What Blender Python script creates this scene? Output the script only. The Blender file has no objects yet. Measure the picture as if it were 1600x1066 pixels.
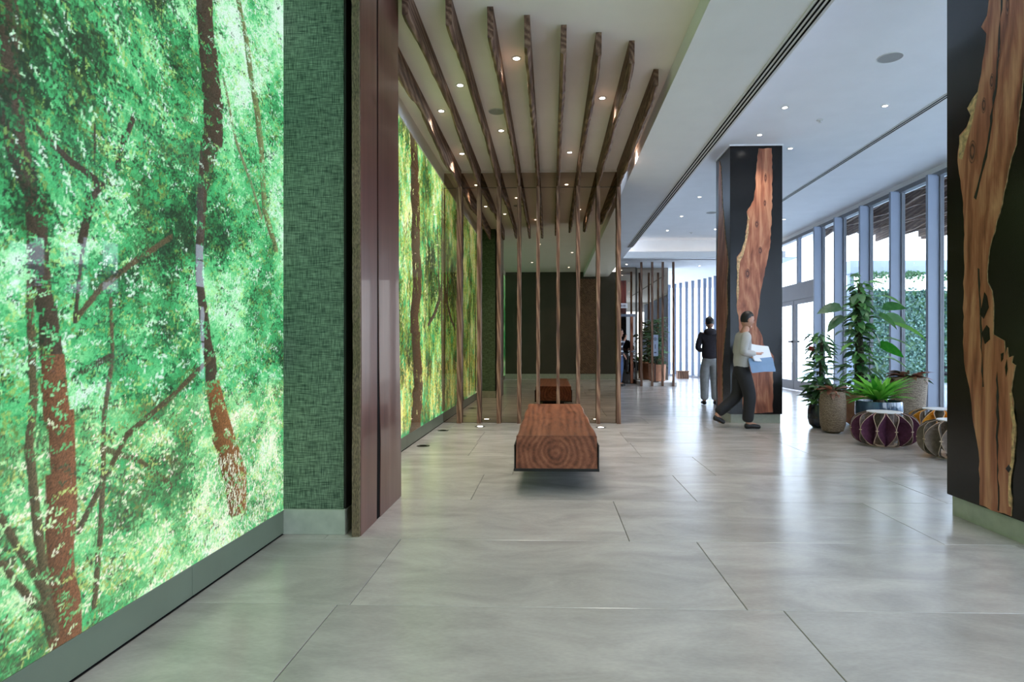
import bpy, bmesh, math, random
import numpy as np
from mathutils import Vector, Matrix
PI = math.pi
R = math.radians
random.seed(7)
rng = np.random.default_rng(5)
sc = bpy.context.scene
C = sc.collection

# ------------------------------------------------------------ camera, world, exposure
cam = bpy.data.cameras.new('camera')
cam.sensor_width = 36.0
cam.lens = 950.0 / 1600.0 * 36.0
cam.shift_x = -31.1 / 1600.0
cam.shift_y = 10.0 / 1600.0
cam.clip_start = 0.05
camo = bpy.data.objects.new('camera', cam)
C.objects.link(camo)
camo.location = (0, 0, 1.15)
camo.rotation_euler = (R(90), 0, R(1.8))
sc.camera = camo

w = bpy.data.worlds.new('overcast_sky')
sc.world = w
w.use_nodes = True
wn = w.node_tree
bg = wn.nodes['Background']
bg.inputs[0].default_value = (0.74, 0.83, 1.0, 1)
bg.inputs[1].default_value = 4.6

sc.view_settings.view_transform = 'Standard'
sc.view_settings.look = 'None'
sc.view_settings.gamma = 1
sc.view_settings.exposure = 0.66
sc.view_settings.use_curve_mapping = False
sc.cycles.use_denoising = True
sc.cycles.max_bounces = 10
sc.cycles.diffuse_bounces = 6
sc.cycles.glossy_bounces = 6
sc.cycles.transparent_max_bounces = 16
sc.cycles.caustics_reflective = False
sc.cycles.caustics_refractive = False
sc.cycles.sample_clamp_indirect = 6.0

DOWN = 34.0     # watts of each ceiling downlight
MURAL = 0.66     # backlight of the two murals

# ------------------------------------------------------------ materials
def s2l(c):
    return tuple((x / 12.92 if x <= 0.04045 else ((x + 0.055) / 1.055) ** 2.4) for x in c)
def rgb(r, g, b):
    return (*s2l((r / 255, g / 255, b / 255)), 1)

def newmat(name):
    m = bpy.data.materials.new(name)
    m.use_nodes = True
    nt = m.node_tree
    return m, nt, nt.nodes['Principled BSDF']

def plain(name, col, rough=0.6, metal=0.0, spec=0.5, var=0.06, scale=8.0, coat=0.0, bump=0.0, rnd=0.0, stretch=(1, 1, 1)):
    """Principled with slight procedural colour variation and optional relief."""
    m, nt, p = newmat(name)
    L = nt.links
    tc = nt.nodes.new('ShaderNodeTexCoord')
    mp = nt.nodes.new('ShaderNodeMapping')
    mp.inputs['Scale'].default_value = stretch
    n = nt.nodes.new('ShaderNodeTexNoise')
    n.inputs['Scale'].default_value = scale
    n.inputs['Detail'].default_value = 5
    L.new(tc.outputs['Object'], mp.inputs[0]); L.new(mp.outputs[0], n.inputs['Vector'])
    r = nt.nodes.new('ShaderNodeValToRGB')
    a = [max(0, x * (1 - var * 2)) for x in col[:3]]
    b = [min(1, x * (1 + var * 2)) for x in col[:3]]
    r.color_ramp.elements[0].position = 0.3; r.color_ramp.elements[1].position = 0.7
    r.color_ramp.elements[0].color = (*a, 1); r.color_ramp.elements[1].color = (*b, 1)
    L.new(n.outputs[0], r.inputs[0])
    out = r.outputs[0]
    if rnd:
        oi = nt.nodes.new('ShaderNodeObjectInfo')
        mr = nt.nodes.new('ShaderNodeMapRange')
        mr.inputs['To Min'].default_value = 1 - rnd; mr.inputs['To Max'].default_value = 1 + rnd
        L.new(oi.outputs['Random'], mr.inputs[0])
        mx = nt.nodes.new('ShaderNodeVectorMath'); mx.operation = 'SCALE'
        L.new(out, mx.inputs[0]); L.new(mr.outputs[0], mx.inputs['Scale'])
        out = mx.outputs[0]
    L.new(out, p.inputs['Base Color'])
    p.inputs['Roughness'].default_value = rough
    p.inputs['Metallic'].default_value = metal
    p.inputs['Specular IOR Level'].default_value = spec
    p.inputs['Coat Weight'].default_value = coat
    if bump:
        bp = nt.nodes.new('ShaderNodeBump'); bp.inputs['Strength'].default_value = bump
        bp.inputs['Distance'].default_value = 0.01
        L.new(n.outputs[0], bp.inputs['Height']); L.new(bp.outputs[0], p.inputs['Normal'])
    return m

def wood(name, dark, mid, light, axis='Z', scale=6.0, dist=3.0, rough=0.45, stretch=0.12, rings=False, coat=0.0, spec=0.4, rnd=False, bump=0.25, knots=0.0, wave=0.3):
    """flowing grain: stretched, warped noise with some growth-ring waves and fine fibres"""
    m, nt, p = newmat(name)
    L = nt.links
    N = nt.nodes.new
    def math_(op, a, b, c=None):
        n = N('ShaderNodeMath'); n.operation = op
        for i, v in enumerate((a, b, c)):
            if v is None: continue
            if isinstance(v, (int, float)): n.inputs[i].default_value = v
            else: L.new(v, n.inputs[i])
        return n.outputs[0]
    src = N('ShaderNodeTexCoord').outputs['Object']
    if rnd:
        oi = N('ShaderNodeObjectInfo')
        ad = N('ShaderNodeVectorMath'); ad.operation = 'ADD'
        L.new(src, ad.inputs[0]); L.new(math_('MULTIPLY', oi.outputs['Random'], 37), ad.inputs[1]); src = ad.outputs[0]
    def mapped(k):
        mp = N('ShaderNodeMapping'); v = [1, 1, 1]; v['XYZ'.index(axis)] = k
        mp.inputs['Scale'].default_value = v; L.new(src, mp.inputs[0]); return mp.outputs[0]
    base = mapped(stretch)
    warp = N('ShaderNodeTexNoise'); warp.inputs['Scale'].default_value = 2.2; warp.inputs['Detail'].default_value = 2
    L.new(base, warp.inputs['Vector'])
    wa = N('ShaderNodeVectorMath'); wa.operation = 'MULTIPLY_ADD'; wa.inputs[1].default_value = (dist * .06,) * 3
    L.new(warp.outputs['Color'], wa.inputs[0]); L.new(base, wa.inputs[2])
    wv = N('ShaderNodeTexWave')
    wv.wave_type = 'RINGS' if rings else 'BANDS'
    if rings: wv.rings_direction = axis
    else: wv.bands_direction = 'DIAGONAL'
    wv.inputs['Scale'].default_value = scale; wv.inputs['Distortion'].default_value = dist; wv.inputs['Detail'].default_value = 4; wv.inputs['Detail Scale'].default_value = 1.5
    L.new(wa.outputs[0], wv.inputs['Vector'])
    g = N('ShaderNodeTexNoise'); g.inputs['Scale'].default_value = 11; g.inputs['Detail'].default_value = 7; g.inputs['Roughness'].default_value = 0.6; g.inputs['Distortion'].default_value = 0.5
    L.new(wa.outputs[0], g.inputs['Vector'])
    fine = N('ShaderNodeTexNoise'); fine.inputs['Scale'].default_value = 90; fine.inputs['Detail'].default_value = 4
    L.new(mapped(0.04), fine.inputs['Vector'])
    rest = 1 - wave
    fac = math_('MULTIPLY_ADD', wv.outputs['Fac'], wave, math_('MULTIPLY_ADD', g.outputs[0], rest * 1.3, math_('MULTIPLY_ADD', fine.outputs[0], 0.35, -0.17 - rest * 0.15)))
    if knots:
        vo = N('ShaderNodeTexVoronoi'); vo.inputs['Scale'].default_value = knots
        mp3 = N('ShaderNodeVectorMath'); mp3.operation = 'MULTIPLY_ADD'; mp3.inputs[1].default_value = (0.08,) * 3
        L.new(warp.outputs['Color'], mp3.inputs[0]); L.new(mapped(0.5), mp3.inputs[2]); L.new(mp3.outputs[0], vo.inputs['Vector'])
        kr = N('ShaderNodeMapRange'); kr.inputs['From Min'].default_value = 0.02; kr.inputs['From Max'].default_value = 0.22; kr.inputs['To Min'].default_value = 0.1
        L.new(vo.outputs['Distance'], kr.inputs[0])
        fac = math_('MULTIPLY', fac, kr.outputs[0])
    r = N('ShaderNodeValToRGB')
    e = r.color_ramp.elements
    e[0].position = 0.15; e[0].color = dark; e[1].position = 0.85; e[1].color = light
    k = e.new(0.48); k.color = mid
    L.new(fac, r.inputs[0]); L.new(r.outputs[0], p.inputs['Base Color'])
    p.inputs['Roughness'].default_value = rough
    p.inputs['Coat Weight'].default_value = coat
    p.inputs['Specular IOR Level'].default_value = spec
    bp = N('ShaderNodeBump'); bp.inputs['Strength'].default_value = bump; bp.inputs['Distance'].default_value = 0.003
    L.new(fac, bp.inputs['Height']); L.new(bp.outputs[0], p.inputs['Normal'])
    return m

def emit(name, col, s):
    m = bpy.data.materials.new(name); m.use_nodes = True
    nt = m.node_tree; nt.nodes.clear()
    e = nt.nodes.new('ShaderNodeEmission'); e.inputs[0].default_value = col; e.inputs[1].default_value = s
    o = nt.nodes.new('ShaderNodeOutputMaterial'); nt.links.new(e.outputs[0], o.inputs[0])
    return m

def glass_pane(name, tint=(0.93, 0.97, 0.98, 1)):
    m = bpy.data.materials.new(name); m.use_nodes = True
    nt = m.node_tree; nt.nodes.clear()
    t = nt.nodes.new('ShaderNodeBsdfTransparent'); t.inputs[0].default_value = tint
    g = nt.nodes.new('ShaderNodeBsdfGlossy'); g.inputs['Roughness'].default_value = 0.0
    f = nt.nodes.new('ShaderNodeFresnel'); f.inputs[0].default_value = 1.3
    mx = nt.nodes.new('ShaderNodeMixShader'); o = nt.nodes.new('ShaderNodeOutputMaterial')
    ge = nt.nodes.new('ShaderNodeNewGeometry'); iv = nt.nodes.new('ShaderNodeMath'); iv.operation = 'SUBTRACT'; iv.inputs[0].default_value = 1
    nt.links.new(ge.outputs['Backfacing'], iv.inputs[1])
    ml = nt.nodes.new('ShaderNodeMath'); ml.operation = 'MULTIPLY'; nt.links.new(iv.outputs[0], ml.inputs[0]); nt.links.new(f.outputs[0], ml.inputs[1])
    nt.links.new(ml.outputs[0], mx.inputs[0]); nt.links.new(t.outputs[0], mx.inputs[1]); nt.links.new(g.outputs[0], mx.inputs[2])
    nt.links.new(mx.outputs[0], o.inputs[0])
    return m

def mirror_mat(name, col, rough=0.0):
    m, nt, p = newmat(name)
    p.inputs['Base Color'].default_value = col
    p.inputs['Metallic'].default_value = 1
    p.inputs['Roughness'].default_value = rough
    return m

def mural_mat(name, grain):
    m, nt, p = newmat(name)
    at = nt.nodes.new('ShaderNodeAttribute'); at.attribute_name = 'print'
    # fine print grain
    tc = nt.nodes.new('ShaderNodeTexCoord'); n = nt.nodes.new('ShaderNodeTexNoise')
    n.inputs['Scale'].default_value = grain; n.inputs['Detail'].default_value = 3
    nt.links.new(tc.outputs['Object'], n.inputs['Vector'])
    mr = nt.nodes.new('ShaderNodeMapRange'); mr.inputs['From Min'].default_value = 0.3; mr.inputs['From Max'].default_value = 0.7
    mr.inputs['To Min'].default_value = 0.8; mr.inputs['To Max'].default_value = 1.2
    nt.links.new(n.outputs[0], mr.inputs[0])
    v = nt.nodes.new('ShaderNodeVectorMath'); v.operation = 'SCALE'
    nt.links.new(at.outputs['Color'], v.inputs[0]); nt.links.new(mr.outputs[0], v.inputs['Scale'])
    p.inputs['Base Color'].default_value = (0.02, 0.03, 0.02, 1)
    nt.links.new(v.outputs[0], p.inputs['Emission Color'])
    p.inputs['Emission Strength'].default_value = MURAL
    p.inputs['Roughness'].default_value = 0.02
    p.inputs['Specular IOR Level'].default_value = 0.22
    return m

M = {}
M['plaster'] = plain('white_plaster', rgb(240, 240, 240), 0.8, var=0.01, scale=3)
M['plaster_warm'] = plain('warm_white_plaster', rgb(240, 233, 226), 0.8, var=0.01, scale=3)
M['plaster_cool'] = plain('cool_white_plaster', rgb(238, 239, 241), 0.7, var=0.01, scale=3)
M['dark_wall'] = plain('dark_olive_wall', rgb(72, 68, 60), 0.5, var=0.05, scale=2)
M['black'] = plain('black_resin', rgb(17, 17, 18), 0.22, var=0.3, scale=2.2, spec=0.4)
M['black_metal'] = plain('black_steel', rgb(20, 19, 18), 0.4, var=0.2)
M['stone'] = plain('pale_green_grey_stone', rgb(176, 182, 168), 0.35, var=0.05, scale=14)
M['rail'] = plain('grey_metal_rail', rgb(104, 114, 98), 0.35, var=0.04, scale=3, spec=0.5)
M['mull'] = plain('pale_blue_grey_aluminium', rgb(146, 156, 174), 0.45, var=0.02, scale=2)
M['frame'] = plain('taupe_grey_aluminium', rgb(118, 120, 126), 0.45, var=0.03, scale=2)
M['glass'] = glass_pane('clear_glass')
M['mirror'] = mirror_mat('bronze_mirror', (0.40, 0.33, 0.26, 1))
M['mirror_dark'] = mirror_mat('smoked_mirror', (0.07, 0.065, 0.06, 1))
M['slat'] = wood('rustic_brown_timber', rgb(56, 38, 28), rgb(110, 78, 60), rgb(168, 136, 112), 'Z', 9, 4, 0.5, rnd=True, bump=0.5)
M['beam'] = wood('rustic_brown_timber_beam', rgb(52, 35, 27), rgb(104, 76, 60), rgb(160, 132, 110), 'Y', 9, 4, 0.7, rnd=True, bump=0.5)
M['slab'] = wood('reddish_brown_slab', rgb(64, 38, 34), rgb(92, 58, 50), rgb(112, 76, 68), 'Z', 3, 2.5, 0.3, coat=0.25, bump=0.05, stretch=0.04, wave=0.1)
M['bark'] = plain('rough_sawn_edge', rgb(104, 90, 66), 0.8, var=0.3, scale=160, bump=0.8, stretch=(1, 1, 0.3))
M['inlay'] = wood('figured_live_edge_wood', rgb(84, 40, 26), rgb(172, 104, 76), rgb(222, 164, 126), 'Z', 4, 7, 0.38, stretch=0.16, bump=0.1, knots=2.4, wave=0.22)
M['inlay_edge'] = plain('pale_sapwood', rgb(206, 170, 124), 0.5, var=0.25, scale=30)
M['bench_top'] = wood('bench_wood', rgb(64, 34, 22), rgb(124, 74, 52), rgb(162, 106, 78), 'Y', 7, 2.5, 0.32, stretch=0.2, rings=True, coat=0.1, bump=0.04, wave=0.22)
M['bulb'] = emit('lamp_glow', (1.0, 0.93, 0.84, 1), 12)
M['cove'] = emit('cove_strip', (1.0, 0.85, 0.68, 1), 1.6)
M['ring'] = plain('white_lamp_ring', rgb(215, 215, 212), 0.5, var=0.01)
M['grille'] = plain('grey_speaker_grille', rgb(158, 158, 156), 0.7, var=0.05, scale=200)
M['slot'] = plain('dark_slot', rgb(18, 16, 16), 0.95, spec=0.1)

def floor_mat():
    m, nt, p = newmat('honed_limestone')
    L = nt.links
    tc = nt.nodes.new('ShaderNodeTexCoord')
    oi = nt.nodes.new('ShaderNodeObjectInfo')
    sc_ = nt.nodes.new('ShaderNodeMath'); sc_.operation = 'MULTIPLY'; sc_.inputs[1].default_value = 50
    L.new(oi.outputs['Random'], sc_.inputs[0])
    ad = nt.nodes.new('ShaderNodeVectorMath'); ad.operation = 'ADD'
    L.new(tc.outputs['Object'], ad.inputs[0]); L.new(sc_.outputs[0], ad.inputs[1])
    mp = nt.nodes.new('ShaderNodeMapping'); mp.inputs['Scale'].default_value = (1, 2.2, 1); mp.inputs['Rotation'].default_value = (0, 0, 0.5)
    L.new(ad.outputs[0], mp.inputs[0])
    n1 = nt.nodes.new('ShaderNodeTexNoise'); n1.inputs['Scale'].default_value = 1.6; n1.inputs['Detail'].default_value = 8; n1.inputs['Roughness'].default_value = 0.62; n1.inputs['Distortion'].default_value = 0.6
    n2 = nt.nodes.new('ShaderNodeTexNoise'); n2.inputs['Scale'].default_value = 45; n2.inputs['Detail'].default_value = 4
    L.new(mp.outputs[0], n1.inputs['Vector']); L.new(mp.outputs[0], n2.inputs['Vector'])
    r = nt.nodes.new('ShaderNodeValToRGB')
    r.color_ramp.elements[0].position = 0.3; r.color_ramp.elements[0].color = rgb(156, 152, 150)
    r.color_ramp.elements[1].position = 0.72; r.color_ramp.elements[1].color = rgb(192, 188, 184)
    L.new(n1.outputs[0], r.inputs[0])
    mr = nt.nodes.new('ShaderNodeMapRange'); mr.inputs['To Min'].default_value = 0.93; mr.inputs['To Max'].default_value = 1.05
    L.new(oi.outputs['Random'], mr.inputs[0])
    mr2 = nt.nodes.new('ShaderNodeMapRange'); mr2.inputs['From Min'].default_value = .3; mr2.inputs['From Max'].default_value = .7; mr2.inputs['To Min'].default_value = 0.95; mr2.inputs['To Max'].default_value = 1.04
    L.new(n2.outputs[0], mr2.inputs[0])
    mu = nt.nodes.new('ShaderNodeMath'); mu.operation = 'MULTIPLY'; L.new(mr.outputs[0], mu.inputs[0]); L.new(mr2.outputs[0], mu.inputs[1])
    v = nt.nodes.new('ShaderNodeVectorMath'); v.operation = 'SCALE'
    L.new(r.outputs[0], v.inputs[0]); L.new(mu.outputs[0], v.inputs['Scale'])
    L.new(v.outputs[0], p.inputs['Base Color'])
    rr = nt.nodes.new('ShaderNodeMapRange'); rr.inputs['To Min'].default_value = 0.16; rr.inputs['To Max'].default_value = 0.3
    L.new(n1.outputs[0], rr.inputs[0]); L.new(rr.outputs[0], p.inputs['Roughness'])
    p.inputs['Specular IOR Level'].default_value = 0.6
    bp = nt.nodes.new('ShaderNodeBump'); bp.inputs['Strength'].default_value = 0.06; bp.inputs['Distance'].default_value = 0.004
    L.new(n1.outputs[0], bp.inputs['Height']); L.new(bp.outputs[0], p.inputs['Normal'])
    return m
M['tile'] = floor_mat()
M['grout'] = plain('dark_joint', rgb(60, 58, 56), 0.9)

def fabric_mat():
    m, nt, p = newmat('green_woven_wallcovering')
    L = nt.links
    tc = nt.nodes.new('ShaderNodeTexCoord')
    outs = []
    for s in ((200, 200, 14), (14, 14, 200)):
        mp = nt.nodes.new('ShaderNodeMapping'); mp.inputs['Scale'].default_value = s
        n = nt.nodes.new('ShaderNodeTexNoise'); n.inputs['Scale'].default_value = 1.0; n.inputs['Detail'].default_value = 3
        L.new(tc.outputs['Object'], mp.inputs[0]); L.new(mp.outputs[0], n.inputs['Vector']); outs.append(n.outputs[0])
    a = nt.nodes.new('ShaderNodeMath'); a.operation = 'MULTIPLY'; L.new(outs[0], a.inputs[0]); L.new(outs[1], a.inputs[1])
    r = nt.nodes.new('ShaderNodeValToRGB')
    r.color_ramp.elements[0].position = 0.15; r.color_ramp.elements[0].color = rgb(42, 66, 50)
    r.color_ramp.elements[1].position = 0.38; r.color_ramp.elements[1].color = rgb(126, 150, 124)
    L.new(a.outputs[0], r.inputs[0]); L.new(r.outputs[0], p.inputs['Base Color'])
    p.inputs['Roughness'].default_value = 0.75
    bp = nt.nodes.new('ShaderNodeBump'); bp.inputs['Strength'].default_value = 0.4; bp.inputs['Distance'].default_value = 0.002
    L.new(a.outputs[0], bp.inputs['Height']); L.new(bp.outputs[0], p.inputs['Normal'])
    return m
M['fabric'] = fabric_mat()

# ------------------------------------------------------------ builders
class MB:
    def __init__(s): s.v = []; s.f = []; s.mi = []
    def add(s, vs, fs, mi=0):
        o = len(s.v); s.v += [tuple(v) for v in vs]
        for f in fs: s.f.append(tuple(i + o for i in f)); s.mi.append(mi)
        return s
    def box(s, x0, x1, y0, y1, z0, z1, mi=0):
        return s.add([(x0, y0, z0), (x1, y0, z0), (x1, y1, z0), (x0, y1, z0), (x0, y0, z1), (x1, y0, z1), (x1, y1, z1), (x0, y1, z1)],
              [(0, 3, 2, 1), (4, 5, 6, 7), (0, 1, 5, 4), (1, 2, 6, 5), (2, 3, 7, 6), (3, 0, 4, 7)], mi)
    def lathe(s, prof, n=32, cx=0, cy=0, mi=0, cap=True):
        vs = []; fs = []
        for (r, z) in prof:
            for k in range(n):
                a = 2 * PI * k / n; vs.append((cx + r * math.cos(a), cy + r * math.sin(a), z))
        for i in range(len(prof) - 1):
            for k in range(n):
                k2 = (k + 1) % n
                fs.append((i * n + k, i * n + k2, (i + 1) * n + k2, (i + 1) * n + k))
        if cap:
            fs.append(tuple(range(n))[::-1]); fs.append(tuple((len(prof) - 1) * n + k for k in range(n)))
        return s.add(vs, fs, mi)
    def tube(s, pts, rad, n=6, mi=0):
        pts = [Vector(p) for p in pts]
        if not hasattr(rad, '__len__'): rad = [rad] * len(pts)
        vs = []; fs = []
        for i, p in enumerate(pts):
            d = (pts[min(i + 1, len(pts) - 1)] - pts[max(i - 1, 0)]).normalized()
            u = d.orthogonal().normalized() if i == 0 else (u - d * u.dot(d)).normalized()
            w_ = d.cross(u)
            for k in range(n):
                a = 2 * PI * k / n; vs.append(p + (u * math.cos(a) + w_ * math.sin(a)) * rad[i])
        for i in range(len(pts) - 1):
            for k in range(n):
                k2 = (k + 1) % n; fs.append((i * n + k, i * n + k2, (i + 1) * n + k2, (i + 1) * n + k))
        fs.append(tuple(range(n))[::-1]); fs.append(tuple((len(pts) - 1) * n + k for k in range(n)))
        return s.add(vs, fs, mi)
    def mesh(s, name, mats, smooth=False):
        me = bpy.data.meshes.new(name)
        me.from_pydata(s.v, [], s.f)
        for m in (mats if isinstance(mats, (list, tuple)) else [mats]): me.materials.append(m)
        if any(s.mi): me.polygons.foreach_set('material_index', s.mi)
        if smooth:
            me.polygons.foreach_set('use_smooth', [True] * len(me.polygons))
            try: me.set_sharp_from_angle(angle=R(40))
            except Exception: pass
        me.update()
        return me
    def build(s, name, mats, parent=None, smooth=False, bevel=0):
        me = s.mesh(name, mats, smooth)
        if bevel:
            bm = bmesh.new(); bm.from_mesh(me)
            bmesh.ops.bevel(bm, geom=bm.edges[:], offset=bevel, segments=1, affect='EDGES')
            bm.to_mesh(me); bm.free()
        return link(name, me, parent)

def link(name, me, parent=None, loc=None, mat=None):
    o = bpy.data.objects.new(name, me); C.objects.link(o)
    if parent: o.parent = parent
    if mat is not None: o.matrix_local = mat
    elif loc: o.location = loc
    return o

def local(mb, loc):
    """shift the builder's world coordinates into the frame of a thing standing at loc"""
    mb.v = [(x - loc[0], y - loc[1], z - loc[2]) for x, y, z in mb.v]
    return mb

def thing(name, label, cat, loc=(0, 0, 0), rz=0, group=None):
    o = bpy.data.objects.new(name, None); C.objects.link(o)
    o.empty_display_size = 0.1
    o.location = loc; o.rotation_euler = (0, 0, rz)
    o['label'] = label; o['category'] = cat
    if group: o['group'] = group
    return o

def tag(o, label, cat, group=None):
    o['label'] = label; o['category'] = cat
    if group: o['group'] = group
    return o

def struct(name, label=None, cat='structure', mb=None, mats=None, parent=None):
    if mb is None:
        o = bpy.data.objects.new(name, None); C.objects.link(o); o.empty_display_size = 0.1
    else: o = mb.build(name, mats)
    if parent: o.parent = parent
    else:
        o['kind'] = 'structure'
        if label: o['label'] = label
        o['category'] = cat
    return o

# ------------------------------------------------------------ the setting: floor
XL, XR = -1.645, 6.58
YB, YF = -3.3, 26.0
fb = struct('floor', 'pale limestone floor of large staggered slabs with a satin sheen', 'floor',
            MB().box(XL - 0.3, XR + 0.1, YB, YF, -0.06, -0.004), M['grout'])
rows = [-3.28, -2.4, -1.5, -0.6, 0.2, 0.87, 1.78, 2.69, 3.62, 4.57, 5.5]
while rows[-1] < 25: rows.append(rows[-1] + 0.93)
offs = {2.69 - 0.91: (-0.955, 1.015), 2.69: (-0.90, 0.86), 3.62: (0.465,), 4.57: (-0.605, 1.09)}
tile_meshes = {}
def tile_mesh(wd, dp):
    k = (round(wd, 2), round(dp, 2))
    if k not in tile_meshes:
        g = 0.0016; b = 0.002
        mb = MB()
        x, y = wd / 2 - g, dp / 2 - g
        mb.add([(-x, -y, -0.02), (x, -y, -0.02), (x, y, -0.02), (-x, y, -0.02),
                (-x, -y, -b), (x, -y, -b), (x, y, -b), (-x, y, -b),
                (-x + b, -y + b, 0), (x - b, -y + b, 0), (x - b, y - b, 0), (-x + b, y - b, 0)],
               [(0, 1, 5, 4), (1, 2, 6, 5), (2, 3, 7, 6), (3, 0, 4, 7), (4, 5, 9, 8), (5, 6, 10, 9), (6, 7, 11, 10), (7, 4, 8, 11), (8, 9, 10, 11)])
        tile_meshes[k] = mb.mesh('tile', M['tile'])
    return tile_meshes[k]
for i in range(len(rows) - 1):
    y0, y1 = rows[i], rows[i + 1]
    key = [k for k in offs if abs(k - y0) < 0.02]
    js = list(offs[key[0]]) if key else [(-0.9, 0.4, -0.35, 0.95)[i % 4]]
    while js[0] > XL: js.insert(0, js[0] - 1.83)
    while js[-1] < XR: js.append(js[-1] + 1.83)
    js = [XL if x < XL + 0.05 else (XR if x > XR - 0.05 else x) for x in js]
    js = sorted(set(js))
    for a, b in zip(js, js[1:]):
        link('tile', tile_mesh(b - a, y1 - y0), fb, ((a + b) / 2, (y0 + y1) / 2, 0))

# ------------------------------------------------------------ the setting: ceilings
ZS, ZR, ZSL = 3.85, 4.23, 3.68       # over the fins, over the lounge, the dropped strip
YK = 17.3                            # the cove at the far end
ce = struct('ceiling', 'white plaster ceiling in three levels with a dropped strip along its middle', 'ceiling',
            MB().box(2.04, XR + 0.4, YB, YK + 0.5, ZR, ZR + 0.15), M['plaster_cool'])
MB().box(XL - 0.3, 1.16, YB, 9.3, ZS, ZS + 0.15).build('raised_ceiling_panel', M['plaster_warm'], ce)
MB().box(1.16, 2.04, YB, YK, ZSL, ZR + 0.1).build('dropped_strip', M['plaster_cool'], ce)
MB().box(1.0, XR + 0.4, YK, YF, ZSL, ZSL + 0.02).build('far_ceiling_panel', M['plaster_cool'], ce)
MB().box(2.04, XR, YK - 0.02, YK, ZSL, 3.86).build('cove_lip', M['plaster'], ce)
MB().box(2.04, XR, YK + 0.28, YK + 0.4, ZSL, ZR).build('cove_wall', M['plaster'], ce)
MB().box(2.06, XR, YK + 0.03, YK + 0.07, 3.71, 3.74).build('light_strip', M['cove'], ce)

# ------------------------------------------------------------ the setting: walls
wl = struct('wall_left', 'plain white wall behind and above the two backlit murals', 'wall',
            MB().box(XL - 0.25, XL - 0.06, YB, 9.3, 0, ZS), M['plaster_warm'])
MB().box(XL - 0.06, XL + 0.012, YB, 3.70, 3.70, ZS).build('wall_strip', M['plaster_warm'], wl)
MB().box(XL - 0.06, XL + 0.012, 4.7, 9.25, 3.66, ZS).build('wall_strip', M['plaster_warm'], wl)
PX0, PX1, PY0, PY1 = XL - 0.05, -1.275, 3.70, 4.66
pr = struct('wall_pier', 'projecting pier wrapped in woven green fabric between the two murals', 'wall',
            MB().box(PX0, PX1, PY0, PY1, 0.155, ZS), [M['fabric']])
MB().box(PX1, PX1 + 0.012, PY0 + 0.01, PY1 - 0.01, 0.155, ZS).build('dark_side_panel', M['black_metal'], pr)
MB().box(PX0, PX1 + 0.012, PY0 - 0.01, PY1 + 0.01, 0, 0.154).build('baseboard', M['stone'], pr, bevel=0.002)

# stone / metal rails under the murals
bl = struct('baseboard_left', 'low grey metal rail running along the floor under the murals', 'baseboard')
ys = [YB, -1.4, 0.9, 2.74, 3.70]
for a, b in zip(ys, ys[1:]):
    MB().box(XL - 0.06, XL, a + 0.0015, b - 0.0015, 0.008, 0.142).build('panel', M['rail'], bl, bevel=0.001)
ys = [4.67, 6.9, 9.24]
for a, b in zip(ys, ys[1:]):
    MB().box(XL - 0.06, XL, a + 0.0015, b - 0.0015, 0.008, 0.142).build('panel', M['rail'], bl, bevel=0.001)
MB().box(XL - 0.06, XL - 0.004, YB, 9.24, 0, 0.008).build('shadow_gap', M['slot'], bl)

wb = struct('wall_back', 'dark olive wall facing the bench from behind the camera', 'wall',
            MB().box(XL - 0.2, 2.75, YB - 0.2, YB, 0, ZS), M['dark_wall'])
MB().box(1.0, 1.65, YB + 0.002, YB + 0.04, 0.22, 3.6).build('timber_panel', M['beam'], wb)
MB().box(XL, 2.75, YB, YB + 0.015, 0, 0.2).build('baseboard', M['stone'], wb)
struct('trim_1', 'white lintel over the added rear glass wall', 'trim', MB().box(2.75, XR + .3, YB - 0.2, YB, 3.6, ZR + .1), M['plaster'])

# partition behind the fins, carrying the bronze mirror
YM = 9.25
wf = struct('wall_front', 'partition faced with bronze mirror behind the row of timber fins', 'wall',
            MB().box(XL - 0.25, 1.045, YM + 0.012, YM + 0.16, 0, ZS + 0.1), M['dark_wall'])
MB().box(XL, 1.05, YM, YM + 0.01, 0.004, 3.58).build('mirror_panel', M['mirror'], wf)
MB().box(XL, 1.05, YM, YM + 0.01, 3.588, 3.81).build('mirror_header', M['mirror'], wf)
MB().box(XL, 1.05, YM + 0.004, YM + 0.011, 3.576, 3.592).build('mirror_joint', M['black_metal'], wf)
MB().box(XL, 1.06, YM - 0.004, YM + 0.012, 3.81, ZS).build('mirror_cap', M['plaster_warm'], wf)
MB().box(1.046, 1.056, YM - 0.002, YM + 0.16, 0, ZS).build('edge_strip', M['black_metal'], wf)
# the side of the block running back from the mirror
struct('wall_inner', 'dark panelled side wall running back behind the mirror partition', 'wall',
       MB().box(0.8, 0.95, YM + 0.16, 19.4, 0, ZR), M['dark_wall'])

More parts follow.
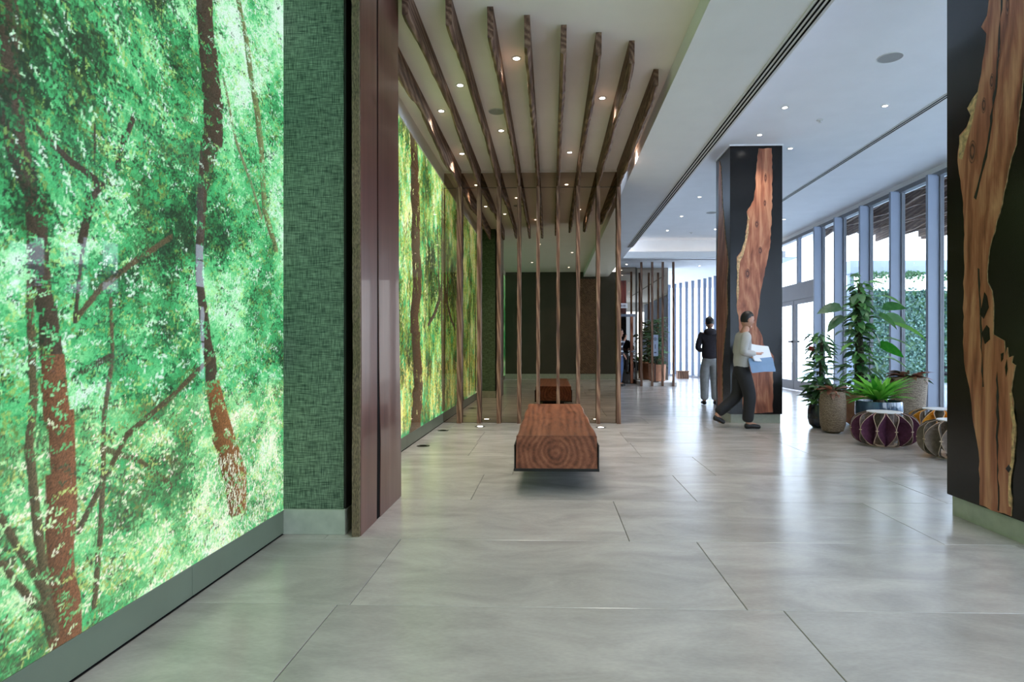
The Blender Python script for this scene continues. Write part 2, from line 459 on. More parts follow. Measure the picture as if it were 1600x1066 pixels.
# ------------------------------------------------------------ glazed facade on the right
ZW = 4.08
struct('trim_2', 'grey aluminium head running above the tall windows', 'trim', MB().box(XR - 0.04, XR + 0.08, YB, 18.6, ZW - 0.03, ZW + 0.05), M['frame'])
struct('wall_right', 'white plaster band between the tall windows and the ceiling', 'wall', MB().box(XR - 0.02, XR + 0.3, YB - 0.2, 18.6, ZW + 0.05, ZR + 0.02), M['plaster'])
struct('trim_3', 'low grey aluminium sill under the tall windows', 'trim', MB().box(XR - 0.03, XR + 0.06, YB, 14.9, 0, 0.05), M['frame'])
bays = [10.50 - 1.13 * k for k in range(12, 0, -1)] + [10.50, 11.63, 12.76, 13.89, 14.95]
bays = [b for b in bays if b > YB]
wi = 0
for k, y in enumerate(bays):
    y2 = bays[k + 1] if k + 1 < len(bays) else None
    wi += 1
    o = struct('window_%d' % wi, 'tall fixed window bay of the right-hand glass facade' , 'window')
    MB().box(XR - 0.20, XR + 0.06, y, y + 0.065, 0.0, ZW).build('mullion', M['mull'], o, bevel=0.003)
    MB().box(XR - 0.015, XR + 0.05, y - 0.03, y, 0.05, ZW - 0.03).build('frame', M['frame'], o)
    if y2: MB().box(XR + 0.01, XR + 0.022, y + 0.065, y2 - 0.03, 0.05, ZW - 0.03).build('pane', M['glass'], o)
# doors at Y 15 .. 17.9
YD0, YD1, ZT = 15.02, 18.3, 2.85
dr = struct('door_1', 'glazed double entrance door in a grey frame under a two-light transom', 'door')
MB().box(XR - 0.06, XR + 0.06, YD0, YD0 + 0.12, 0, ZW).build('frame', M['frame'], dr)
MB().box(XR - 0.06, XR + 0.06, YD1 - 0.12, YD1, 0, ZW).build('frame', M['frame'], dr)
MB().box(XR - 0.06, XR + 0.06, YD0 + .12, YD1 - .12, 2.42, ZT).build('transom', M['frame'], dr)
MB().box(XR - 0.04, XR + 0.05, 16.3, 16.42, ZT, ZW).build('mullion', M['mull'], dr)
MB().box(XR + 0.01, XR + 0.02, YD0 + .12, 16.3, ZT, ZW - 0.03).build('pane', M['glass'], dr)
MB().box(XR + 0.01, XR + 0.02, 16.42, YD1 - .12, ZT, ZW - 0.03).build('pane', M['glass'], dr)
for (a, b, hy) in ((15.16, 16.62, 16.42), (16.66, 18.14, 16.85)):
    mb = MB()
    mb.box(XR - 0.03, XR + 0.03, a, a + 0.11, 0.02, 2.41); mb.box(XR - 0.03, XR + 0.03, b - 0.11, b, 0.02, 2.41)
    mb.box(XR - 0.03, XR + 0.03, a + .11, b - .11, 0.02, 0.26); mb.box(XR - 0.03, XR + 0.03, a + .11, b - .11, 2.30, 2.41)
    leaf = mb.build('door_leaf', M['frame'], dr)
    MB().box(XR, XR + 0.01, a + .11, b - .11, .26, 2.3).build('pane', M['glass'], leaf)
    MB().box(XR - 0.09, XR - 0.03, hy - 0.18, hy + 0.02, 1.28, 1.33).build('handle', M['black_metal'], leaf)

M['fin_far'] = plain('blue_grey_fin', rgb(104, 114, 136), 0.5, var=0.02)
# the far glass screen of closely set fins bends inwards
fs_ = struct('window_%d' % (wi + 1), 'far glass wall of closely set pale upright fins at the end of the hall', 'window')
P0, P1 = Vector((6.58, 18.3)), Vector((5.65, 22.7)); P2 = Vector((4.6, 25.3))
def fin_at(p, d, h):
    n = Vector((-d.y, d.x))
    a = p - d * 0.02; b = p + d * 0.03
    q = [a - n * 0.0, a + n * 0.11, b + n * 0.11, b - n * 0.0]
    MB().add([(v.x, v.y, 0) for v in q] + [(v.x, v.y, h) for v in q], [(0, 3, 2, 1), (4, 5, 6, 7), (0, 1, 5, 4), (1, 2, 6, 5), (2, 3, 7, 6), (3, 0, 4, 7)]).build('fin', M['fin_far'], fs_)
for (A, B) in ((P0, P1), (P1, P2)):
    d = (B - A).normalized(); Ln = (B - A).length; k = int(Ln / 0.40)
    for i in range(k): fin_at(A + d * (i + 0.5) * Ln / k, d, ZSL)
    n = Vector((-d.y, d.x)); q = [A, B, B - n * 0.01, A - n * 0.01]
    MB().add([(v.x, v.y, 0.08) for v in q] + [(v.x, v.y, ZSL) for v in q], [(0, 3, 2, 1), (4, 5, 6, 7), (0, 1, 5, 4), (1, 2, 6, 5), (2, 3, 7, 6), (3, 0, 4, 7)]).build('pane', M['glass'], fs_)
    q = [A + n * 0.1, B + n * 0.1, B - n * 0.03, A - n * 0.03]
    MB().add([(v.x, v.y, 0.0) for v in q] + [(v.x, v.y, 0.08) for v in q], [(0, 3, 2, 1), (4, 5, 6, 7), (0, 1, 5, 4), (1, 2, 6, 5), (2, 3, 7, 6), (3, 0, 4, 7)]).build('sill', M['frame'], fs_)
struct('wall_far', 'white end wall closing the hall behind the glass screen', 'wall', MB().box(0.8, 4.7, YF, YF + .15, 0, ZSL), M['plaster'])

# unseen glazing behind the camera, right part, added to let in more daylight
rg = struct('window_%d' % (wi + 2), 'rear glass wall added behind the camera for daylight', 'window')
for k in range(4):
    x = 2.8 + k * 1.1
    MB().box(x, x + 0.07, YB - 0.1, YB + 0.1, 0, 3.6).build('mullion', M['mull'], rg)
MB().box(2.75, XR, YB - 0.05, YB - 0.04, 0, 3.6).build('pane', M['glass'], rg)

# ------------------------------------------------------------ backlit murals (flat prints)
def paint_mural(y0, y1, z0, z1, dy, dz, ctrl, trunks, nleaf, lsize, sky, seed, droop=False, yellow=0.0, nspark=0):
    W = int((y1 - y0) / dy) + 1; H = int((z1 - z0) / dz) + 1
    g = np.random.default_rng(seed)
    img = np.zeros((H, W, 3), np.float32)
    yy = y0 + np.arange(W) * dy; zz = z0 + np.arange(H) * dz
    cp = np.array(ctrl, np.float32)
    def field(Y, Z):
        w_ = 1.0 / (((Y[..., None] - cp[:, 0]) ** 2 + (Z[..., None] - cp[:, 1]) ** 2) ** 1.5 + 1e-3)
        w_ /= w_.sum(-1, keepdims=True)
        return (w_ * cp[:, 2]).sum(-1), (w_ * cp[:, 3]).sum(-1)
    YY, ZZ = np.meshgrid(yy, zz)
    dk, wh = field(YY, ZZ)
    base = np.array([0.42, 0.80, 0.50]); white = np.array(sky); mid = np.array([0.18, 0.45, 0.22])
    img[:] = base * (1 - wh[..., None]) + white * wh[..., None]
    img = img * (1 - 0.5 * dk[..., None])
    def blob(cy, cz, a, b, th, col, al=1.0):
        r = max(a, b)
        i0 = max(0, int((cz - r - z0) / dz)); i1 = min(H, int((cz + r - z0) / dz) + 2)
        j0 = max(0, int((cy - r - y0) / dy)); j1 = min(W, int((cy + r - y0) / dy) + 2)
        if i0 >= i1 or j0 >= j1: return
        Y = yy[j0:j1][None, :] - cy; Z = zz[i0:i1][:, None] - cz
        u = (Y * math.cos(th) + Z * math.sin(th)) / a
        v = (-Y * math.sin(th) + Z * math.cos(th)) / (b * (1.05 - 0.55 * np.abs(u) ** 1.2 + 1e-3))
        d = u * u + v * v
        k = np.clip((1.0 - d) * 2.2, 0, 1)[..., None] * al
        img[i0:i1, j0:j1] = img[i0:i1, j0:j1] * (1 - k) + np.array(col, np.float32) * k
    def stroke(pts, ws, col, tex=0.25, lit=0.35):
        P = np.array(pts); n = len(P)
        seg = np.r_[0, np.cumsum(np.hypot(*(np.diff(P, axis=0).T)))]
        m = max(8, int(seg[-1] / 0.008)); t = np.linspace(0, seg[-1], m)
        Y = np.interp(t, seg, P[:, 0]); Z = np.interp(t, seg, P[:, 1]); Wd = np.interp(t, seg, ws)
        Y = Y + np.interp(t, np.arange(0, seg[-1] + .2, .1), g.normal(0, 0.1, len(np.arange(0, seg[-1] + .2, .1)))) * Wd * 0.8
        for a, b, w_ in zip(Y, Z, Wd):
            i0 = max(0, int((b - 0.008 - z0) / dz)); i1 = min(H, int((b + 0.008 - z0) / dz) + 2)
            h = max(w_ / 2, dy * 0.7)
            j0 = max(0, int((a - h - y0) / dy)); j1 = min(W, int((a + h - y0) / dy) + 2)
            if i0 >= i1 or j0 >= j1: continue
            u = (yy[j0:j1] - a) / h
            k = np.clip((1 - np.abs(u)) * h / dy + 0.3, 0, 1)[None, :, None]
            sh = (1 + lit * u)[None, :, None] * (1 + g.normal(0, tex, (i1 - i0, j1 - j0, 1)))
            c_ = np.array(col)[None, None, :] * np.clip(sh, 0.3, 2.0)
            img[i0:i1, j0:j1] = img[i0:i1, j0:j1] * (1 - k) + c_ * k
    # smooth light-and-shade field of the foliage, so that neighbouring sprays agree
    def fractal(cell, oct_=4):
        out = np.zeros((H, W), np.float32); amp = 1.0; tot = 0
        for o in range(oct_):
            c = cell / 2 ** o; nh = int((z1 - z0) / c) + 3; nw = int((y1 - y0) / c) + 3
            G = g.random((nh, nw)).astype(np.float32)
            u = (zz - z0) / c; v = (yy - y0) / c; iu = u.astype(int); iv = v.astype(int); fu = (u - iu)[:, None]; fv = (v - iv)[None, :]
            fu = fu * fu * (3 - 2 * fu); fv = fv * fv * (3 - 2 * fv)
            a = G[iu][:, iv]; b = G[iu][:, iv + 1]; c_ = G[iu + 1][:, iv]; d = G[iu + 1][:, iv + 1]
            out += amp * ((a * (1 - fv) + b * fv) * (1 - fu) + (c_ * (1 - fv) + d * fv) * fu); tot += amp; amp *= 0.72
        out /= tot
        return np.clip((out - 0.5) * 2.6 + 0.5, 0, 1)
    F = fractal(0.42)
    PAL_T = np.array([0.0, 0.16, 0.34, 0.52, 0.70, 0.84, 1.0])
    PAL = np.array([(0.012, 0.022, 0.012), (0.02, 0.07, 0.03), (0.035, 0.24, 0.075), (0.06, 0.46, 0.16), (0.15, 0.64, 0.25), (0.38, 0.88, 0.44), tuple(sky)])
    def tone(t):
        return np.array([np.interp(t, PAL_T, PAL[:, k]) for k in range(3)])
    bright = 0.45 + (0.80 if droop else 0.72) * (F - 0.5) - 0.50 * dk + 0.50 * wh
    img[:] = np.stack([np.interp(np.clip(bright + 0.06, 0, 1), PAL_T, PAL[:, k]) for k in range(3)], -1)
    def leaves(n, dark_only=False, al=0.92, keep=None, smul=1.0):
        """sprays of leaflets set along short twigs"""
        n = n // 5
        for i in range(n):
            Y = g.uniform(y0, y1); Z = g.uniform(z0, z1)
            a = min(H - 1, int((Z - z0) / dz)); b = min(W - 1, int((Y - y0) / dy))
            D = dk[a, b]; t = bright[a, b] + g.normal(0, 0.15)
            if g.random() < D * 0.45: t = g.uniform(0.0, 0.2)
            if g.random() < wh[a, b] * (0.22 if D < 0.3 else 0.14): t = g.uniform(0.88, 1.0)
            s = lsize * g.uniform(0.6, 1.5) * smul * (1.0 + 1.2 * max(0.0, D - 0.2))
            if D > 0.3: th = -0.95 + g.normal(0, 0.3)
            elif droop: th = PI / 2 + g.normal(0, 0.3)
            else: th = g.uniform(-0.9, 0.9) + (PI if g.random() < .5 else 0)
            yl = g.random() < yellow or (g.random() < 0.16)
            hgt = (Z - z0) / (z1 - z0)
            m = g.integers(3, 7)
            for q in range(m):
                u = q * s * 0.9
                side = 1 if q % 2 else -1
                tq = np.clip(t + g.normal(0, 0.045), 0, 1); col = tone(tq)
                if yl and tq < 0.9: col = np.array([min(1, col[1] * 0.52), col[1], col[2] * 0.75])
                if droop: col = np.array([min(1.0, col[0] * 1.2 + col[1] * 0.12), col[1] * 1.0, col[2] * 0.65])
                if hgt < 0.22: col = col * np.array([1.35, 1.0, 0.95]) + np.array([0.04, 0.02, 0.02])
                ta = th + side * g.uniform(0.35, 0.9)
                blob(Y + math.cos(th) * u + math.cos(ta) * s * 0.7, Z + math.sin(th) * u + math.sin(ta) * s * 0.7, s * g.uniform(.7, 1.1), s * g.uniform(0.26, 0.42), ta, np.minimum(col, 1.0), al)
    leaves(int(nleaf * 0.60), smul=1.25)
    for pts, ws, col in trunks[::-1]: stroke(pts, ws, col)
    leaves(int(nleaf * 0.30), smul=0.8)
    for pts, ws, col in trunks:
        P = np.array(pts)
        for s_ in range(len(pts) - 1):
            if (max(ws) < 0.035 and g.random() < .8) or (max(ws) >= .035 and g.random() < (0.9 if droop else 0.45)) or (P[s_][1] < 1.3 and max(ws) > .05): stroke(pts[s_:s_ + 2], ws[s_:s_ + 2], col)
    for i in range(nspark):
        Y = g.uniform(y0 + 1.2, y1); Z = g.uniform(z0, z0 + 0.45); blob(Y, Z, 0.03, 0.002, PI / 2 + g.normal(0, .5), (0.85, 0.95, 0.75))
    leaves(int(nleaf * (0.05 if droop else 0.16)), smul=0.8)
    return yy, zz, np.clip(img, 0.004, 1.05)

def mural_object(name, x, yy, zz, img, parent, mat):
    H, W = len(zz), len(yy)
    co = np.zeros((H, W, 3), np.float32)
    co[..., 0] = x; co[..., 1] = yy[None, :]; co[..., 2] = zz[:, None]
    me = bpy.data.meshes.new(name)
    nq = (H - 1) * (W - 1)
    idx = np.arange(H * W).reshape(H, W)
    q = np.stack([idx[:-1, :-1], idx[:-1, 1:], idx[1:, 1:], idx[1:, :-1]], -1).reshape(-1)
    me.vertices.add(H * W); me.vertices.foreach_set('co', co.reshape(-1))
    me.loops.add(nq * 4); me.loops.foreach_set('vertex_index', q.astype(np.int32))
    me.polygons.add(nq)
    me.polygons.foreach_set('loop_start', np.arange(0, nq * 4, 4, dtype=np.int32))
    me.polygons.foreach_set('loop_total', np.full(nq, 4, np.int32))
    me.update(calc_edges=True)
    at = me.color_attributes.new('print', 'FLOAT_COLOR', 'POINT')
    c4 = np.ones((H * W, 4), np.float32); c4[:, :3] = img.reshape(-1, 3)
    at.data.foreach_set('color', c4.reshape(-1))
    me.materials.append(mat)
    return link(name, me, parent)

TR = (0.10, 0.052, 0.035); TG = (0.10, 0.075, 0.04); TD = (0.055, 0.035, 0.025); TO = (0.20, 0.085, 0.03)
trunks1 = [
 ([(1.785, 2.219), (1.803, 1.975), (1.837, 1.772), (1.883, 1.604), (1.933, 1.282), (1.958, 1.114)], [0.074, 0.079, 0.087, 0.082, 0.076, 0.093], TD),
 ([(1.958, 1.114), (1.976, 0.922), (2.011, 0.722), (1.984, 0.535), (1.992, 0.382), (2.011, 0.15)], [0.093, 0.11, 0.104, 0.117, 0.107, 0.137], (0.17, 0.07, 0.035)),
 ([(1.871, 1.581), (1.871, 1.277), (1.883, 1.034), (1.867, 0.833), (1.891, 0.625), (1.92, 0.409), (1.958, 0.2)], [0.029, 0.029, 0.031, 0.033, 0.034, 0.037, 0.051], TG),
 ([(2.79, 3.8), (2.831, 2.827), (2.858, 2.629), (2.897, 2.369), (2.913, 2.158), (2.821, 1.884), (2.789, 1.518), (2.831, 1.28), (2.913, 0.972)], [0.12, 0.128, 0.141, 0.168, 0.158, 0.074, 0.051, 0.075, 0.102], TD),
 ([(2.913, 0.972), (3.012, 0.708), (3.112, 0.494), (3.177, 0.28)], [0.12, 0.169, 0.219, 0.16], TO),
 ([(3.138, 3.7), (3.138, 3.006), (3.225, 2.815), (3.331, 2.549), (3.406, 2.289), (3.445, 1.934), (3.584, 1.735)], [0.05, 0.052, 0.056, 0.066, 0.061, 0.063, 0.06], (0.16, 0.19, 0.08)),
 ([(2.222, 1.325), (2.232, 1.109), (2.189, 0.898), (2.18, 0.664), (2.167, 0.433), (2.142, 0.222)], [0.016, 0.02, 0.023, 0.025, 0.028, 0.028], TG),
 ([(2.067, 0.51), (2.205, 0.682), (2.308, 0.81), (2.587, 0.936), (2.885, 1.097)], [0.021, 0.019, 0.018, 0.016, 0.012], TG),
 ([(1.76, 0.655), (1.848, 0.496), (1.933, 0.342)], [0.019, 0.023, 0.03], TG),
 ([(1.76, 0.517), (1.848, 0.387), (1.958, 0.237)], [0.017, 0.02, 0.026], TG),
 ([(2.053, 1.245), (2.173, 1.368), (2.344, 1.485), (2.587, 1.63)], [0.014, 0.012, 0.01, 0.009], TG),
 ([(2.076, 1.515), (2.111, 1.657), (2.173, 1.742)], [0.029, 0.021, 0.016], TD),
 ([(2.255, 1.837), (2.29, 1.946), (2.351, 2.068)], [0.027, 0.024, 0.019], TD),
 ([(2.142, 1.942), (2.142, 1.711), (2.082, 1.471), (2.053, 1.245)], [0.01, 0.012, 0.014, 0.017], TD),
 ([(1.895, 1.853), (2.025, 1.79), (2.189, 1.746)], [0.009, 0.014, 0.013], TD),
 ([(2.039, 1.047), (2.142, 1.088), (2.239, 1.121)], [0.01, 0.009, 0.008], TD),
 ([(2.173, 0.783), (2.381, 0.697), (2.587, 0.548)], [0.008, 0.008, 0.008], TG),
 ([(3.0, 2.508), (3.125, 2.229), (3.295, 2.041), (3.406, 1.889)], [0.02, 0.02, 0.02, 0.02], (0.2, 0.24, 0.12)),
]
ctrl1 = [(1.825, 2.163, 0.6, 0.3), (2.142, 2.265, 0.6, 0.3), (2.501, 2.501, 0.4, 0.2), (2.308, 2.126, 0.55, 0.2), (1.945, 1.871, 0.6, 0.3), (2.053, 1.688, 0.35, 0.35), (2.308, 1.877, 0.2, 0.3), (2.633, 2.514, 0.15, 0.2), (2.728, 2.299, 0.15, 0.1), (3.331, 2.905, 0.05, 0.8), (3.191, 2.491, 0.1, 0.5), (3.295, 2.182, 0.15, 0.4), (2.501, 1.722, 0.12, 0.1), (2.885, 1.901, 0.3, 0.15), (2.728, 1.481, 0.2, 0.1), (3.26, 1.544, 0.15, 0.15), (2.142, 1.434, 0.1, 0.3), (1.998, 1.351, 0.15, 0.2), (1.803, 1.292, 0.1, 0.5), (1.825, 0.879, 0.35, 0.1), (1.803, 0.649, 0.1, 0.3), (2.501, 0.997, 0.1, 0.2), (3.0, 0.967, 0.15, 0.2), (3.485, 1.124, 0.1, 0.2), (2.501, 0.594, 0.03, 0.4), (2.885, 0.603, 0.03, 0.45), (3.331, 0.342, 0.03, 0.55), (2.308, 0.338, 0.02, 0.45), (1.848, 0.337, 0.02, 0.4), (2.5, 3.6, 0.3, 0.4), (2.3, 2.9, 0.5, 0.3)]
SKY = (0.68, 0.90, 0.78)
mu1 = thing('backlit_mural', 'glowing floor-to-ceiling forest photograph with leafy trunks, in the left foreground', 'mural')
mm1 = mural_mat('forest_print', 160)
yy, zz, img = paint_mural(1.62, 3.695, 0.150, 3.70, 0.005, 0.005, ctrl1, trunks1, 100000, 0.0125, SKY, 3, nspark=700)
mural_object('print', XL, yy, zz, img, mu1, mm1)
yy, zz, img = paint_mural(YB, 1.62, 0.150, 3.70, 0.02, 0.02, [(a - 1.7, b, c, d) for a, b, c, d in ctrl1] + [(-2.5, 2, .2, .3), (-2, 1, .1, .3)],
                          [([(-0.6, 3.7), (-0.5, 2), (-0.4, 0.2)], [0.1, 0.12, 0.15], TD), ([(0.7, 3.7), (0.9, 2), (0.8, 0.2)], [0.1, 0.12, 0.15], TD)], 4000, 0.04, SKY, 4)
mural_object('print', XL, yy, zz, img, mu1, mm1)
MB().box(XL - 0.05, XL + 0.004, YB, 3.695, 0.143, 0.150).build('frame', M['rail'], mu1)

trunks2 = [
 ([(7.25, 3.66), (7.34, 3.04), (7.41, 2.116), (7.34, 1.329), (7.5, 0.696), (7.3, 0.155)], [0.36, 0.42, 0.46, 0.42, 0.48, 0.53], (0.075, 0.038, 0.02)),
 ([(9.15, 3.6), (9.15, 2.538), (9.13, 1.85), (9.2, 0.197)], [0.10, 0.14, 0.16, 0.16], (0.10, 0.08, 0.04)),
 ([(9.25, 2.15), (8.9, 1.85), (8.565, 1.63), (8.1, 1.45)], [0.2, 0.18, 0.16, 0.1], (0.07, 0.05, 0.03)),
 ([(8.75, 2.9), (8.85, 2.4), (8.9, 1.9)], [0.06, 0.09, 0.12], (0.08, 0.06, 0.03)),
 ([(5.2, 3.6), (5.3, 2), (5.25, .2)], [0.12, 0.15, 0.2], TD),
 ([(6.3, 3.6), (6.15, 2.2), (6.3, .2)], [0.05, 0.07, 0.09], TD)]
ctrl2 = [(5, 3, .15, .3), (6.6, 3.2, .1, .45), (6.8, 2.2, .15, .3), (6.7, 1.2, .3, .4), (6.8, .5, .05, .3), (7.9, 3.2, .08, .35), (8.2, 2.2, .2, .1), (8.2, 1, .05, .3), (8.8, .5, .03, .35), (8.9, 3, .1, .2), (7.9, 1.5, .3, .45)]
mu2 = thing('backlit_mural', 'glowing forest photograph with drooping foliage, beyond the tall wooden slab', 'mural')
yy, zz, img = paint_mural(4.67, 9.245, 0.150, 3.66, 0.014, 0.008, ctrl2, trunks2, 34000, 0.028, (0.80, 0.95, 0.68), 8, droop=True, yellow=0.75)
g_ = np.random.default_rng(1)
mural_object('print', XL, yy, zz, img, mu2, mural_mat('drooping_foliage_print', 60))
MB().box(XL - 0.05, XL + 0.004, 4.67, 9.245, 0.143, 0.150).build('frame', M['rail'], mu2)

# ------------------------------------------------------------ the big slab next to the pier
def slab():
    X0, X1 = -1.205, -1.158
    t = thing('timber_slab', 'tall reddish-brown live-edge wooden slab standing on edge beside the green pier', 'slab', (X1, 3.67, 0))
    zs = [0.0, 0.5, 1.0, 1.6, 2.2, 2.8, 3.3, ZS - 0.002]
    front = [3.665, 3.668, 3.68, 3.672, 3.668, 3.66, 3.655, 3.655]
    back = [4.675, 4.668, 4.63, 4.60, 4.60, 4.585, 4.58, 4.58]
    ck = [4.05, 4.06, 4.045, 4.035, 4.03, 4.03, 4.025, 4.025]      # the long drying crack
    cw = [0.075, 0.080, 0.040, 0.026, 0.022, 0.030, 0.032, 0.032]
    for (A, B, nm) in ((front, [c - w_ / 2 for c, w_ in zip(ck, cw)], 'plank'), ([c + w_ / 2 for c, w_ in zip(ck, cw)], back, 'plank')):
        mb = MB(); n = len(zs); z_low = 0.0
        vs = []
        for z, a, b in zip(zs, A, B):
            vs += [(X0, a, z), (X1, a + 0.004, z), (X1, b - 0.004, z), (X0, b, z)]
        fs = []
        for i in range(n - 1):
            for k in range(4):
                k2 = (k + 1) % 4; fs.append((i * 4 + k, i * 4 + k2, (i + 1) * 4 + k2, (i + 1) * 4 + k))
        fs += [(3, 2, 1, 0), tuple((n - 1) * 4 + k for k in range(4))]
        mb.add(vs, fs)
        local(mb, (X1, 3.67, 0)).build(nm, M['slab'], t)
    mb = MB().box(X0 + 0.006, X1 - 0.004, 3.96, 4.14, 0.0, ZS - 0.002); local(mb, (X1, 3.67, 0)).build('crack_filler', M['slot'], t)
    # rough leading edge
    mb = MB(); vs = []; N = 60
    for i in range(N + 1):
        z = i * (ZS - 0.004) / N; a = float(np.interp(z, zs, front)); j = random.uniform(-0.006, 0.004)
        vs += [(X0 - 0.002, a - 0.012 + j, z), (X1 - 0.004 + j / 2, a - 0.012 - j, z), (X1 - 0.003, a + 0.004, z), (X0 - 0.002, a + 0.004, z)]
    fs = []
    for i in range(N):
        for k in range(4):
            k2 = (k + 1) % 4; fs.append((i * 4 + k, i * 4 + k2, (i + 1) * 4 + k2, (i + 1) * 4 + k))
    fs += [(3, 2, 1, 0), tuple(N * 4 + k for k in range(4))]
    mb.add(vs, fs); local(mb, (X1, 3.67, 0)).build('sawn_edge', M['bark'], t)
slab()

# ------------------------------------------------------------ nine timber fins: ceiling beam turning down into a post
ORD = ['leftmost', 'second from left', 'third from left', 'fourth from left', 'middle', 'fourth from right', 'third from right', 'second from right', 'rightmost']
fx = [-1.391, -1.09, -0.79, -0.482, -0.195, 0.107, 0.409, 0.711, 1.018]
fy = [4.70, 4.5, 4.66, 4.80, 4.93, 5.09, 5.22, 5.37, 5.93]
kn = [  # lower edge as (distance along the beam 0..1, z)
 [(0, 3.60), (.30, 3.64), (.38, 3.70), (.56, 3.62), (.7, 3.56), (.85, 3.60), (1, 3.57)],
 [(0, 3.62), (.12, 3.68), (.3, 3.72), (.46, 3.75), (.58, 3.66), (.8, 3.65), (1, 3.57)],
 [(0, 3.62), (.12, 3.66), (.25, 3.72), (.4, 3.68), (.6, 3.70), (.8, 3.63), (1, 3.57)],
 [(0, 3.59), (.12, 3.64), (.28, 3.68), (.45, 3.65), (.65, 3.68), (.8, 3.63), (1, 3.58)],
 [(0, 3.58), (.18, 3.62), (.24, 3.55), (.42, 3.64), (.6, 3.67), (.8, 3.62), (1, 3.58)],
 [(0, 3.60), (.15, 3.56), (.3, 3.62), (.5, 3.68), (.7, 3.64), (.85, 3.60), (1, 3.57)],
 [(0, 3.64), (.12, 3.58), (.3, 3.60), (.5, 3.69), (.7, 3.70), (.82, 3.68), (1, 3.56)],
 [(0, 3.64), (.10, 3.56), (.24, 3.60), (.38, 3.63), (.55, 3.58), (.72, 3.62), (1, 3.57)],
 [(0, 3.68), (.10, 3.62), (.25, 3.62), (.5, 3.60), (.7, 3.54), (.85, 3.58), (1, 3.55)]]
YP0, YP1 = 9.16, 9.245
for i in range(9):
    X = fx[i]
    t = thing('timber_fin', 'dark timber ceiling beam turning down into a mirror post, %s of the nine' % ORD[i], 'timber fin', (X, 9.2, 0), 0, 'timber fins over the bench')
    th = 0.024
    L_ = YP1 - fy[i]
    prof = []
    K = kn[i]; n = 44
    for k in range(n + 1):
        u = k / n; z = float(np.interp(u, [a for a, b in K], [b for a, b in K])) + random.uniform(-0.006, 0.006)
        prof.append((fy[i] + u * L_, z, random.uniform(-0.004, 0.004)))
    mb = MB(); vs = []; fs = []
    for (y, z, j) in prof:
        vs += [(-th, y - 9.2, ZS - 0.001), (-th + j, y - 9.2, z + 0.012), (j, y - 9.2, z), (th + j, y - 9.2, z + 0.015), (th, y - 9.2, ZS - 0.001)]
    for k in range(n):
        for q in range(5):
            q2 = (q + 1) % 5; fs.append((k * 5 + q, k * 5 + q2, (k + 1) * 5 + q2, (k + 1) * 5 + q))
    fs += [(4, 3, 2, 1, 0), tuple(n * 5 + q for q in range(5))]
    mb.add(vs, fs).build('beam', M['beam'], t)
    mb = MB(); vs = []; fs = []; n = 40
    wd = (0.036, 0.03, 0.03, 0.028, 0.026, 0.024, 0.028, 0.027, 0.03)[i]
    for k in range(n + 1):
        z = k / n * 3.585
        j = random.uniform(-0.0035, 0.0035); j2 = random.uniform(-0.0035, 0.0035)
        vs += [(-wd + j, YP0 - 9.2 + j2, z), (wd + j2, YP0 - 9.2 + j, z), (wd + j2, YP1 - 9.2, z), (-wd + j, YP1 - 9.2, z)]
    for k in range(n):
        for q in range(4):
            q2 = (q + 1) % 4; fs.append((k * 4 + q, k * 4 + q2, (k + 1) * 4 + q2, (k + 1) * 4 + q))
    fs += [(3, 2, 1, 0), tuple(n * 4 + q for q in range(4))]
    mb.add(vs, fs).build('post', M['slat'], t)

# ------------------------------------------------------------ the bench
def bench():
    x0, x1, y0, y1, zt, zb = -0.278, 0.366, 4.82, 7.54, 0.45, 0.19
    cx, cy = (x0 + x1) / 2, (y0 + y1) / 2
    t = thing('bench', 'long solid reddish-brown wooden block bench on a black steel tray', 'bench', (cx, cy, 0))
    hx, hy = (x1 - x0) / 2, (y1 - y0) / 2
    # top tapers slightly; right edge keeps a gentle live curve
    mb = MB(); n = 16; vs = []; fs = []
    for k in range(n + 1):
        y = -hy + 2 * hy * k / n
        e = 0.006 * math.sin(k * 1.1) if 0 < k < n else 0
        vs += [(-hx + e, y, zb), (hx + e, y, zb), (hx - 0.004 + e, y, zt - 0.004), (hx - 0.010 + e, y, zt), (-hx + 0.010 + e, y, zt), (-hx + 0.004 + e, y, zt - 0.004)]
    for k in range(n):
        for q in range(6):
            q2 = (q + 1) % 6; fs.append((k * 6 + q, k * 6 + q2, (k + 1) * 6 + q2, (k + 1) * 6 + q))
    fs += [(5, 4, 3, 2, 1, 0), tuple(n * 6 + q for q in range(6))]
    o = mb.add(vs, fs)
    # centre the growth rings inside the block
    o.v = [(x - 0.08, y, z - 0.385) for x, y, z in o.v]
    b = o.build('seat_block', M['bench_top'], t); b.location = (0.08, 0, 0.385)
    MB().box(-hx - 0.016, hx + 0.016, -hy + 0.0, hy, zb - 0.024, zb - 0.001).build('steel_tray', M['black_metal'], t)
    for s in (-1, 1):
        MB().box(min(s * (hx + 0.006), s * (hx + 0.016)), max(s * (hx + 0.006), s * (hx + 0.016)), -hy + 0.02, hy - 0.02, zb - 0.001, zb + 0.185).build('side_plate', M['black_metal'], t)
    MB().box(-hx + 0.12, hx - 0.12, -hy + 0.95, hy - 0.6, 0.0, zb - 0.024).build('pedestal', M['black_metal'], t)
bench()

# ------------------------------------------------------------ columns with live-edge inlays
def rough_outline(pts, step=0.05, amp=0.008):
    out = []
    n = len(pts)
    for i in range(n):
        a = Vector(pts[i]); b = Vector(pts[(i + 1) % n]); d = b - a; L_ = d.length
        k = max(1, int(L_ / step)); nn = Vector((-d.y, d.x)).normalized() if L_ > 0 else Vector((0, 0))
        for j in range(k):
            p = a + d * (j / k)
            out.append(tuple(p + nn * (random.uniform(-amp, amp) if j else 0)))
    return out

